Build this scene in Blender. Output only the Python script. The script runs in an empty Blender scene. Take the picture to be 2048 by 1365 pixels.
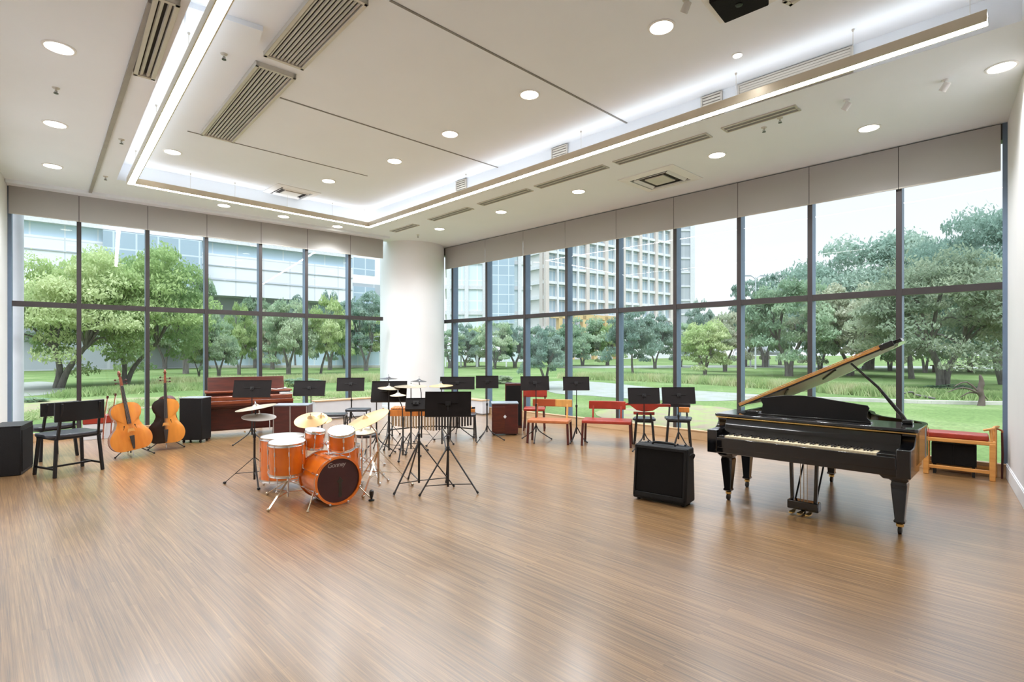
import bpy, math, random
from mathutils import Vector, Matrix, noise as mnoise
R = math.radians
random.seed(7)
sc = bpy.context.scene
COL = sc.collection

# ------------------------------------------------------------------ camera
FPX, CU, CV, H = 1050.0, 1024.0, 703.0, 1.55      # focal length in px of a 2048 px wide frame, horizon row, eye height
cam_d = bpy.data.cameras.new('camera')
cam = bpy.data.objects.new('camera', cam_d); COL.objects.link(cam)
cam.location = (0, 0, H); cam.rotation_euler = (R(90), 0, 0)
cam_d.sensor_width = 36.0; cam_d.lens = 36.0*FPX/2048.0
cam_d.shift_x = 0.0; cam_d.shift_y = (CV-682.5)/2048.0
cam_d.clip_start = 0.05; cam_d.clip_end = 600
sc.camera = cam

# ------------------------------------------------------------------ view and light
sc.view_settings.view_transform = 'Standard'
sc.view_settings.look = 'None'
sc.view_settings.gamma = 1.0
sc.view_settings.use_curve_mapping = False
sc.view_settings.exposure = 0.62
try:
    sc.cycles.max_bounces = 8; sc.cycles.diffuse_bounces = 4; sc.cycles.glossy_bounces = 4
    sc.cycles.transparent_max_bounces = 12; sc.cycles.caustics_reflective = True; sc.cycles.blur_glossy = 1.0
    sc.cycles.caustics_refractive = False; sc.cycles.adaptive_threshold = 0.02; sc.cycles.sample_clamp_indirect = 6.0
except Exception:
    pass
LED_DOWN, LED_UP, DOWN_W = 24.0, 3.5, 122.0
WARM = (0.93, 0.97, 1.0)

w = bpy.data.worlds.new('sky'); sc.world = w; w.use_nodes = True
nt = w.node_tree; nt.nodes.clear()
wo = nt.nodes.new('ShaderNodeOutputWorld'); bg = nt.nodes.new('ShaderNodeBackground')
tc = nt.nodes.new('ShaderNodeTexCoord'); sep = nt.nodes.new('ShaderNodeSeparateXYZ')
nt.links.new(tc.outputs['Generated'], sep.inputs[0])
rx = nt.nodes.new('ShaderNodeValToRGB'); rx.color_ramp.elements[0].position = 0.12; rx.color_ramp.elements[1].position = 0.62
rx.color_ramp.elements[0].color = (0.90, 0.96, 1.0, 1); rx.color_ramp.elements[1].color = (0.62, 0.79, 1.0, 1)
nt.links.new(sep.outputs['Z'], rx.inputs[0])
ns = nt.nodes.new('ShaderNodeTexNoise'); ns.inputs['Scale'].default_value = 2.6; ns.inputs['Detail'].default_value = 6
mp = nt.nodes.new('ShaderNodeMapping'); mp.inputs['Scale'].default_value = (1, 1, 2.6)
nt.links.new(tc.outputs['Generated'], mp.inputs[0]); nt.links.new(mp.outputs[0], ns.inputs['Vector'])
cr = nt.nodes.new('ShaderNodeValToRGB'); cr.color_ramp.elements[0].position = 0.40; cr.color_ramp.elements[1].position = 0.60
nt.links.new(ns.outputs[0], cr.inputs[0])
mx = nt.nodes.new('ShaderNodeMixRGB'); nt.links.new(cr.outputs[0], mx.inputs[0]); nt.links.new(rx.outputs[0], mx.inputs[1])
mx.inputs[2].default_value = (0.88, 0.94, 1.0, 1)
nt.links.new(mx.outputs[0], bg.inputs[0]); 
mr_ = nt.nodes.new('ShaderNodeMapRange'); mr_.interpolation_type = 'SMOOTHSTEP'        # overcast sky: about three times brighter overhead than at the horizon
mr_.inputs[1].default_value = 0.36; mr_.inputs[2].default_value = 0.90; mr_.inputs[3].default_value = 0.80; mr_.inputs[4].default_value = 3.8
nt.links.new(sep.outputs['Z'], mr_.inputs[0]); nt.links.new(mr_.outputs[0], bg.inputs[1])
nt.links.new(bg.outputs[0], wo.inputs[0])

sd = bpy.data.lights.new('sun', 'SUN'); sd.energy = 0.9; sd.angle = R(20); sd.color = (1.0, 0.97, 0.9)
sun = bpy.data.objects.new('sun', sd); COL.objects.link(sun)
sun.rotation_euler = (R(28), R(8), R(-15))        # high in the south, behind the camera: reaches the park, not the room

# ------------------------------------------------------------------ pixel geometry
def PZ(u, v, z):
    """point at height z that the photograph shows at (u, v)"""
    Y = FPX*(z-H)/(CV-v); return Vector(((u-CU)/FPX*Y, Y, z))
def FL(u, v): return PZ(u, v, 0.0)
def PY(u, v, Y): return Vector(((u-CU)/FPX*Y, Y, H+(CV-v)/FPX*Y))
def PL(u, v, n, d):
    r = Vector(((u-CU)/FPX, 1.0, (CV-v)/FPX)); t = d/(r.x*n.x+r.y*n.y)
    return Vector((r.x*t, r.y*t, H+r.z*t))

# ------------------------------------------------------------------ materials
MATS = {}
def mat(name, col, rough=0.5, metal=0.0, var=0.08, scale=6.0, bump=0.0, spec=0.5, coat=0.0, col2=None, stretch=None, emis=None, es=0.0, detail=4.0):
    if name in MATS: return MATS[name]
    m = bpy.data.materials.new(name); m.use_nodes = True
    t = m.node_tree; b = t.nodes['Principled BSDF']
    b.inputs['Roughness'].default_value = rough; b.inputs['Metallic'].default_value = metal
    b.inputs['Specular IOR Level'].default_value = spec
    b.inputs['Coat Weight'].default_value = coat; b.inputs['Coat Roughness'].default_value = 0.06
    co = t.nodes.new('ShaderNodeTexCoord'); n = t.nodes.new('ShaderNodeTexNoise')
    n.inputs['Scale'].default_value = scale; n.inputs['Detail'].default_value = detail
    mpn = t.nodes.new('ShaderNodeMapping')
    if stretch: mpn.inputs['Scale'].default_value = stretch
    t.links.new(co.outputs['Object'], mpn.inputs[0]); t.links.new(mpn.outputs[0], n.inputs['Vector'])
    r = t.nodes.new('ShaderNodeValToRGB')
    c2 = col2 if col2 else tuple(c*(1-var) for c in col)
    c1 = col if col2 else tuple(min(1, c*(1+var)) for c in col)
    r.color_ramp.elements[0].position = 0.32; r.color_ramp.elements[1].position = 0.68
    r.color_ramp.elements[0].color = (*c1, 1); r.color_ramp.elements[1].color = (*c2, 1)
    t.links.new(n.outputs[0], r.inputs[0]); t.links.new(r.outputs[0], b.inputs['Base Color'])
    if bump:
        bp = t.nodes.new('ShaderNodeBump'); bp.inputs['Strength'].default_value = bump; bp.inputs['Distance'].default_value = 0.01
        t.links.new(n.outputs[0], bp.inputs['Height']); t.links.new(bp.outputs[0], b.inputs['Normal'])
    if emis:
        b.inputs['Emission Color'].default_value = (*emis, 1); b.inputs['Emission Strength'].default_value = es
    MATS[name] = m; return m

M_black = mat('black_lacquer', (0.006, 0.006, 0.007), 0.08, coat=0.6, var=0.2)
M_pblack = mat('satin_black', (0.006, 0.006, 0.007), 0.35, spec=0.35, var=0.2)
M_mblack = mat('matt_black_metal', (0.012, 0.011, 0.012), 0.42, var=0.2)
M_desk = mat('music_desk_black', (0.011, 0.008, 0.008), 0.6, spec=0.25, var=0.15)
M_rub = mat('rubber', (0.008, 0.008, 0.008), 0.7)
M_tolex = mat('black_vinyl', (0.007, 0.007, 0.008), 0.55, spec=0.3, scale=160, bump=0.4, var=0.3)
M_cloth = mat('speaker_cloth', (0.008, 0.007, 0.007), 0.85, spec=0.2, scale=300, bump=0.5, var=0.3)
M_chrome = mat('chrome', (0.75, 0.75, 0.76), 0.16, 1.0, var=0.04)
M_chromew = mat('warm_chrome', (0.62, 0.54, 0.42), 0.22, 1.0, var=0.06)
M_dsteel = mat('dark_steel', (0.10, 0.10, 0.11), 0.3, 0.9)
M_brass = mat('cymbal_bronze', (0.70, 0.46, 0.22), 0.40, 0.6, scale=3, var=0.12)
M_brassw = mat('worn_cymbal_bronze', (0.50, 0.43, 0.32), 0.38, 0.7, scale=3, var=0.12)
M_gold = mat('brass', (0.70, 0.47, 0.16), 0.22, 1.0)
M_orange = mat('orange_drum_lacquer', (0.86, 0.20, 0.012), 0.22, coat=0.7, col2=(0.72, 0.14, 0.008), scale=3)
M_skin = mat('white_drum_skin', (0.86, 0.86, 0.84), 0.42, var=0.03)
M_gskin = mat('grey_drum_skin', (0.42, 0.39, 0.36), 0.4, var=0.06)
M_maroon = mat('maroon_bass_head', (0.050, 0.008, 0.010), 0.28, var=0.2, scale=3)
M_logo = mat('grey_print', (0.42, 0.34, 0.32), 0.5)
M_cello = mat('cello_varnish', (0.80, 0.30, 0.045), 0.28, coat=0.4, col2=(0.66, 0.20, 0.025), scale=2.2, stretch=(6, 6, 1))
M_celloside = mat('cello_rib_varnish', (0.34, 0.075, 0.014), 0.28, coat=0.4, scale=3)
M_cellodark = mat('near_black_gloss', (0.014, 0.006, 0.004), 0.22, coat=0.5)
M_neckw = mat('neck_wood', (0.28, 0.085, 0.045), 0.35, scale=9, var=0.3)
M_ebony = mat('ebony', (0.035, 0.03, 0.03), 0.35)
M_mahog = mat('mahogany', (0.10, 0.018, 0.009), 0.28, coat=0.2, col2=(0.055, 0.010, 0.006), scale=4, stretch=(1, 1, 7))
M_mahogl = mat('light_mahogany', (0.26, 0.065, 0.024), 0.28, coat=0.2, col2=(0.16, 0.035, 0.014), scale=4, stretch=(1, 1, 7))
M_dred = mat('dark_red_wood', (0.085, 0.014, 0.010), 0.35, col2=(0.05, 0.010, 0.008), scale=4, stretch=(1, 1, 6))
M_red = mat('red_leather', (0.38, 0.040, 0.020), 0.35, col2=(0.28, 0.030, 0.018), scale=8)
M_pine = mat('golden_pine', (0.72, 0.36, 0.10), 0.4, col2=(0.58, 0.25, 0.06), scale=3, stretch=(1, 1, 7))
M_owood = mat('orange_wood', (0.62, 0.22, 0.045), 0.38, col2=(0.46, 0.14, 0.03), scale=3, stretch=(7, 1, 1))
M_bwood = mat('brown_wood', (0.34, 0.10, 0.03), 0.38, col2=(0.22, 0.06, 0.02), scale=3, stretch=(7, 1, 1))
M_ivory = mat('ivory_keys', (0.82, 0.70, 0.48), 0.3, var=0.03)
M_seatb = mat('blue_black_vinyl', (0.030, 0.034, 0.045), 0.3)
M_paper = mat('paper', (0.80, 0.78, 0.75), 0.7)
M_greytop = mat('blue_grey_laminate', (0.30, 0.34, 0.38), 0.3)
M_white = mat('white_paint', (0.80, 0.80, 0.81), 0.6, var=0.015, scale=2)
M_wallp = mat('wall_paint', (0.76, 0.74, 0.74), 0.65, var=0.015, scale=2)
M_ceil = mat('ceiling_paint', (0.80, 0.84, 0.90), 0.8, var=0.012, scale=1.3)
M_grille = mat('aluminium_grille', (0.60, 0.57, 0.52), 0.45, 0.2, var=0.03)
M_cavity = mat('duct_cavity', (0.05, 0.043, 0.037), 0.8)
M_slot = mat('grey_slot', (0.22, 0.21, 0.20), 0.6)
M_taupe = mat('taupe_metal', (0.34, 0.31, 0.285), 0.5, 0.1)
M_profile = mat('champagne_aluminium', (0.60, 0.52, 0.40), 0.4, 0.4, var=0.03)
M_frame = mat('bronze_window_frame', (0.050, 0.042, 0.042), 0.4, 0.2, var=0.06)
M_fside = mat('daylit_frame_side', (0.135, 0.19, 0.27), 0.45, 0.1, var=0.06)  # outside light on the frame sides, put into a bluer colour
M_skirt = mat('oak_skirting', (0.62, 0.42, 0.24), 0.45, col2=(0.52, 0.33, 0.18), scale=2, stretch=(1, 1, 6))
M_sill = mat('pale_grey_panel', (0.62, 0.63, 0.66), 0.5, var=0.03)
M_led = mat('led_diffuser', (1, 1, 1), 0.5, emis=(0.97, 0.98, 1.0), es=LED_DOWN)
M_ledup = mat('led_up_diffuser', (1, 1, 1), 0.5, emis=(0.88, 0.94, 1.0), es=LED_UP)
M_lamp = mat('downlight_diffuser', (1, 1, 1), 0.5, emis=(1.0, 0.92, 0.80), es=8.0)
M_strap = mat('lid_sheen', (0.36, 0.33, 0.34), 0.38)  # grey sky reflection under the black lid, put into the base colour

def blind_mat():
    m = bpy.data.materials.new('grey_blind_fabric'); m.use_nodes = True; t = m.node_tree; t.nodes.clear()
    o = t.nodes.new('ShaderNodeOutputMaterial'); d = t.nodes.new('ShaderNodeBsdfDiffuse'); tr = t.nodes.new('ShaderNodeBsdfTranslucent')
    d.inputs[0].default_value = (0.60, 0.585, 0.575, 1); tr.inputs[0].default_value = (0.60, 0.55, 0.50, 1)
    w1 = t.nodes.new('ShaderNodeTexNoise'); w1.inputs['Scale'].default_value = 400
    bp = t.nodes.new('ShaderNodeBump'); bp.inputs['Strength'].default_value = 0.25; bp.inputs['Distance'].default_value = 0.002
    t.links.new(w1.outputs[0], bp.inputs['Height']); t.links.new(bp.outputs[0], d.inputs['Normal'])
    x = t.nodes.new('ShaderNodeMixShader'); x.inputs[0].default_value = 0.36
    t.links.new(d.outputs[0], x.inputs[1]); t.links.new(tr.outputs[0], x.inputs[2]); t.links.new(x.outputs[0], o.inputs[0]); return m
M_blind = blind_mat()

def glass_mat(name='window_glass', tint=(0.975, 0.98, 0.985), refl=1.0):
    m = bpy.data.materials.new(name); m.use_nodes = True; t = m.node_tree; t.nodes.clear()
    o = t.nodes.new('ShaderNodeOutputMaterial'); tr = t.nodes.new('ShaderNodeBsdfTransparent'); g = t.nodes.new('ShaderNodeBsdfGlossy')
    tr.inputs[0].default_value = (*tint, 1); g.inputs['Roughness'].default_value = 0.01
    f = t.nodes.new('ShaderNodeFresnel'); ge = t.nodes.new('ShaderNodeNewGeometry'); mi = t.nodes.new('ShaderNodeMath'); mi.operation = 'MULTIPLY_ADD'
    mi.inputs[1].default_value = 1/1.32-1.32; mi.inputs[2].default_value = 1.32      # same reflectance from both faces of the pane
    t.links.new(ge.outputs['Backfacing'], mi.inputs[0]); t.links.new(mi.outputs[0], f.inputs[0])
    mu = t.nodes.new('ShaderNodeMath'); mu.operation = 'MULTIPLY'; mu.inputs[1].default_value = refl
    x = t.nodes.new('ShaderNodeMixShader'); t.links.new(f.outputs[0], mu.inputs[0]); t.links.new(mu.outputs[0], x.inputs[0])
    t.links.new(tr.outputs[0], x.inputs[1]); t.links.new(g.outputs[0], x.inputs[2]); t.links.new(x.outputs[0], o.inputs[0]); return m
M_glass = glass_mat()

def floor_mat():
    m = bpy.data.materials.new('oak_strip_floor'); m.use_nodes = True; t = m.node_tree; b = t.nodes['Principled BSDF']
    co = t.nodes.new('ShaderNodeTexCoord')
    def noise(sx, sy, scale, det=3.0, rough=0.5, off=0):
        mpn = t.nodes.new('ShaderNodeMapping'); mpn.inputs['Scale'].default_value = (sx, sy, 1); mpn.inputs['Location'].default_value = (off, off*2, 0)
        n = t.nodes.new('ShaderNodeTexNoise'); n.inputs['Scale'].default_value = scale; n.inputs['Detail'].default_value = det; n.inputs['Roughness'].default_value = rough
        t.links.new(co.outputs['Object'], mpn.inputs[0]); t.links.new(mpn.outputs[0], n.inputs['Vector']); return n.outputs[0]
    def ramp(i, stops):
        r = t.nodes.new('ShaderNodeValToRGB')
        while len(r.color_ramp.elements) < len(stops): r.color_ramp.elements.new(0.5)
        for e, (p, c) in zip(r.color_ramp.elements, stops): e.position = p; e.color = (*c, 1)
        t.links.new(i, r.inputs[0]); return r.outputs[0]
    def mixc(fac, a, c, mode='MIX'):
        x = t.nodes.new('ShaderNodeMixRGB'); x.blend_type = mode
        if isinstance(fac, float): x.inputs[0].default_value = fac
        else: t.links.new(fac, x.inputs[0])
        t.links.new(a, x.inputs[1]); t.links.new(c, x.inputs[2]); return x.outputs[0]
    # strips 24 mm wide, about 0.9 m long, random tone per strip
    mpn = t.nodes.new('ShaderNodeMapping'); t.links.new(co.outputs['Object'], mpn.inputs[0])
    br = t.nodes.new('ShaderNodeTexBrick'); t.links.new(mpn.outputs[0], br.inputs['Vector'])
    br.inputs['Scale'].default_value = 1.0; br.inputs['Brick Width'].default_value = 1.3; br.inputs['Row Height'].default_value = 0.022
    br.inputs['Mortar Size'].default_value = 0.0012; br.inputs['Mortar Smooth'].default_value = 0.6; br.offset = 0.37; br.offset_frequency = 3
    br.inputs['Color1'].default_value = (0, 0, 0, 1); br.inputs['Color2'].default_value = (1, 1, 1, 1); br.inputs['Mortar'].default_value = (0.5, 0.5, 0.5, 1)
    strip = ramp(br.outputs['Color'], [(0.0, (0.205, 0.114, 0.044)), (0.35, (0.28, 0.153, 0.060)), (0.7, (0.345, 0.197, 0.080)), (1.0, (0.45, 0.268, 0.115))])
    grain = ramp(noise(0.55, 34, 3.0, 5, 0.6), [(0.30, (0.105, 0.066, 0.036)), (0.48, (0.270, 0.148, 0.062)), (0.70, (0.58, 0.345, 0.150))])
    c = mixc(0.52, strip, grain)
    fine = ramp(noise(1.2, 160, 3.0, 3, 0.6, 3), [(0.35, (0.72, 0.70, 0.70)), (0.65, (1.12, 1.12, 1.12))])
    c = mixc(1.0, c, fine, 'MULTIPLY')
    big = ramp(noise(0.5, 2.2, 0.9, 3, 0.5, 7), [(0.35, (0.90, 0.90, 0.92)), (0.65, (1.1, 1.08, 1.04))])
    c = mixc(1.0, c, big, 'MULTIPLY')
    t.links.new(c, b.inputs['Base Color'])
    b.inputs['Roughness'].default_value = 0.33; b.inputs['Specular IOR Level'].default_value = 0.6; b.inputs['Coat Weight'].default_value = 1.0; b.inputs['Coat IOR'].default_value = 1.6; b.inputs['Coat Roughness'].default_value = 0.24
    bp = t.nodes.new('ShaderNodeBump'); bp.inputs['Strength'].default_value = 0.12; bp.inputs['Distance'].default_value = 0.002
    t.links.new(noise(1.2, 160, 3.0, 3, 0.6, 3), bp.inputs['Height']); t.links.new(bp.outputs[0], b.inputs['Normal'])
    return m
M_floor = floor_mat()

def leaf_mat(name, c1, c2, c3):
    c1, c2, c3 = [tuple(x*.86 for x in c) for c in (c1, c2, c3)]
    m = bpy.data.materials.new(name); m.use_nodes = True; t = m.node_tree; t.nodes.clear()
    o = t.nodes.new('ShaderNodeOutputMaterial'); d = t.nodes.new('ShaderNodeBsdfDiffuse'); tr = t.nodes.new('ShaderNodeBsdfTranslucent')
    co = t.nodes.new('ShaderNodeTexCoord'); n = t.nodes.new('ShaderNodeTexNoise'); n.inputs['Scale'].default_value = 1.1; n.inputs['Detail'].default_value = 5
    t.links.new(co.outputs['Object'], n.inputs['Vector'])
    oi = t.nodes.new('ShaderNodeObjectInfo'); ma = t.nodes.new('ShaderNodeMath'); ma.operation = 'MULTIPLY_ADD'
    t.links.new(oi.outputs['Random'], ma.inputs[0]); ma.inputs[1].default_value = 0.22; t.links.new(n.outputs[0], ma.inputs[2])
    r = t.nodes.new('ShaderNodeValToRGB'); r.color_ramp.elements.new(0.5)
    for e, (p, c) in zip(r.color_ramp.elements, [(0.42, c1), (0.60, c2), (0.80, c3)]): e.position = p; e.color = (*c, 1)
    t.links.new(ma.outputs[0], r.inputs[0]); t.links.new(r.outputs[0], d.inputs[0]); t.links.new(r.outputs[0], tr.inputs[0])
    x = t.nodes.new('ShaderNodeMixShader'); x.inputs[0].default_value = 0.42
    t.links.new(d.outputs[0], x.inputs[1]); t.links.new(tr.outputs[0], x.inputs[2]); t.links.new(x.outputs[0], o.inputs[0]); return m
M_leafL = leaf_mat('bright_green_leaves', (0.28, 0.42, 0.18), (0.45, 0.58, 0.25), (0.68, 0.75, 0.42))
M_leafM = leaf_mat('mid_green_leaves', (0.26, 0.38, 0.25), (0.37, 0.50, 0.32), (0.56, 0.65, 0.43))
M_leafD = leaf_mat('haze_blue_leaves', (0.23, 0.34, 0.27), (0.32, 0.44, 0.35), (0.47, 0.57, 0.45))  # leaf tones lifted and blued: outdoor haze is put into the colour
M_leafO = leaf_mat('olive_leaves', (0.31, 0.38, 0.26), (0.45, 0.50, 0.34), (0.64, 0.63, 0.47))
M_grass = leaf_mat('grass_blades', (0.30, 0.42, 0.17), (0.44, 0.55, 0.25), (0.62, 0.62, 0.36))
M_bark = mat('grey_bark', (0.21, 0.19, 0.17), 0.9, col2=(0.12, 0.105, 0.095), scale=3, stretch=(4, 4, 1), bump=0.6)

def split_mat(name, c1, c2, x0, x1):
    m = mat(name, c2, 0.32, col2=tuple(c*.8 for c in c2), scale=2.2, stretch=(6, 6, 1))
    t = m.node_tree; b = t.nodes['Principled BSDF']; src = b.inputs['Base Color'].links[0].from_socket
    co = t.nodes.new('ShaderNodeTexCoord'); sp = t.nodes.new('ShaderNodeSeparateXYZ'); t.links.new(co.outputs['Object'], sp.inputs[0])
    mr = t.nodes.new('ShaderNodeMapRange'); mr.inputs[1].default_value = x0; mr.inputs[2].default_value = x1; t.links.new(sp.outputs['X'], mr.inputs[0])
    x = t.nodes.new('ShaderNodeMixRGB'); x.inputs[1].default_value = (*c1, 1); t.links.new(mr.outputs[0], x.inputs[0]); t.links.new(src, x.inputs[2]); t.links.new(x.outputs[0], b.inputs['Base Color']); return m
def lawn_mat():
    m = bpy.data.materials.new('lawn'); m.use_nodes = True; t = m.node_tree; b = t.nodes['Principled BSDF']
    co = t.nodes.new('ShaderNodeTexCoord')
    def ns_(s, d=4):
        n = t.nodes.new('ShaderNodeTexNoise'); n.inputs['Scale'].default_value = s; n.inputs['Detail'].default_value = d
        t.links.new(co.outputs['Object'], n.inputs['Vector']); return n.outputs[0]
    r = t.nodes.new('ShaderNodeValToRGB'); r.color_ramp.elements.new(0.5)
    for e, (p, c) in zip(r.color_ramp.elements, [(0.3, (0.095, 0.155, 0.050)), (0.52, (0.14, 0.205, 0.070)), (0.75, (0.215, 0.26, 0.12))]): e.position = p; e.color = (*c, 1)
    t.links.new(ns_(0.35), r.inputs[0])
    r2 = t.nodes.new('ShaderNodeValToRGB')
    for e, (p, c) in zip(r2.color_ramp.elements, [(0.3, (0.72, 0.72, 0.72)), (0.7, (1.15, 1.15, 1.1))]): e.position = p; e.color = (*c, 1)
    t.links.new(ns_(14, 6), r2.inputs[0])
    x = t.nodes.new('ShaderNodeMixRGB'); x.blend_type = 'MULTIPLY'; x.inputs[0].default_value = 1
    t.links.new(r.outputs[0], x.inputs[1]); t.links.new(r2.outputs[0], x.inputs[2]); t.links.new(x.outputs[0], b.inputs['Base Color'])
    b.inputs['Roughness'].default_value = 0.95; b.inputs['Specular IOR Level'].default_value = 0.1
    return m
M_lawn = lawn_mat()
M_soil = mat('dry_soil', (0.26, 0.20, 0.15), 0.95, col2=(0.24, 0.29, 0.11), scale=2.5, spec=0.1)
M_path = mat('pale_paving', (0.28, 0.285, 0.265), 0.9, col2=(0.24, 0.26, 0.20), scale=1.5, spec=0.1)
M_stone = mat('kerb_stone', (0.55, 0.53, 0.47), 0.9, spec=0.1)

def facade_mat(name, base, line, bw, bh, ms, rough=0.4, rot=0.0, offset=0.0):
    m = bpy.data.materials.new(name); m.use_nodes = True; t = m.node_tree; b = t.nodes['Principled BSDF']
    co = t.nodes.new('ShaderNodeTexCoord'); br = t.nodes.new('ShaderNodeTexBrick'); br.offset = offset
    cb = t.nodes.new('ShaderNodeCombineXYZ'); sp = t.nodes.new('ShaderNodeSeparateXYZ')
    t.links.new(co.outputs['Object'], sp.inputs[0]); t.links.new(sp.outputs['X'], cb.inputs['X']); t.links.new(sp.outputs['Z'], cb.inputs['Y'])
    t.links.new(cb.outputs[0], br.inputs['Vector']); br.inputs['Scale'].default_value = 1
    br.inputs['Brick Width'].default_value = bw; br.inputs['Row Height'].default_value = bh; br.inputs['Mortar Size'].default_value = ms
    br.inputs['Color1'].default_value = (*base, 1); br.inputs['Color2'].default_value = (*[c*0.93 for c in base], 1); br.inputs['Mortar'].default_value = (*line, 1)
    t.links.new(br.outputs['Color'], b.inputs['Base Color']); b.inputs['Roughness'].default_value = rough
    return m
M_wpanel = facade_mat('white_cladding', (0.80, 0.82, 0.84), (0.58, 0.60, 0.62), 2.6, 2.2, 0.05)
M_bband = facade_mat('pale_blue_glazing', (0.56, 0.70, 0.80), (0.70, 0.76, 0.80), 2.2, 8.0, 0.06, 0.2)
M_bglass = facade_mat('blue_curtain_glazing', (0.36, 0.46, 0.54), (0.58, 0.65, 0.70), 1.6, 1.5, 0.07, 0.15)  # both blue glazings lightened, distance haze painted into them
M_greyfac = facade_mat('grey_cladding', (0.42, 0.45, 0.48), (0.52, 0.54, 0.56), 3.0, 4.0, 0.1)
M_cyan = facade_mat('pale_cyan_glazing', (0.68, 0.78, 0.80), (0.80, 0.84, 0.86), 2.4, 3.2, 0.1, 0.2)
M_tglass = facade_mat('tower_glazing', (0.33, 0.42, 0.48), (0.62, 0.62, 0.60), 0.85, 3.0, 0.06, 0.2)
M_tan = mat('tan_cladding', (0.60, 0.53, 0.49), 0.7, spec=0.2)  # lightened so the cladding colour carries the distance haze
M_slab = mat('white_slab', (0.66, 0.66, 0.67), 0.7, spec=0.2)
M_ochre = mat('ochre_paint', (0.62, 0.44, 0.22), 0.6, spec=0.2)
M_tent = mat('white_canvas', (0.86, 0.87, 0.88), 0.7, spec=0.2)
M_wood_out = mat('weathered_wood', (0.13, 0.10, 0.085), 0.9, spec=0.1)

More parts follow.
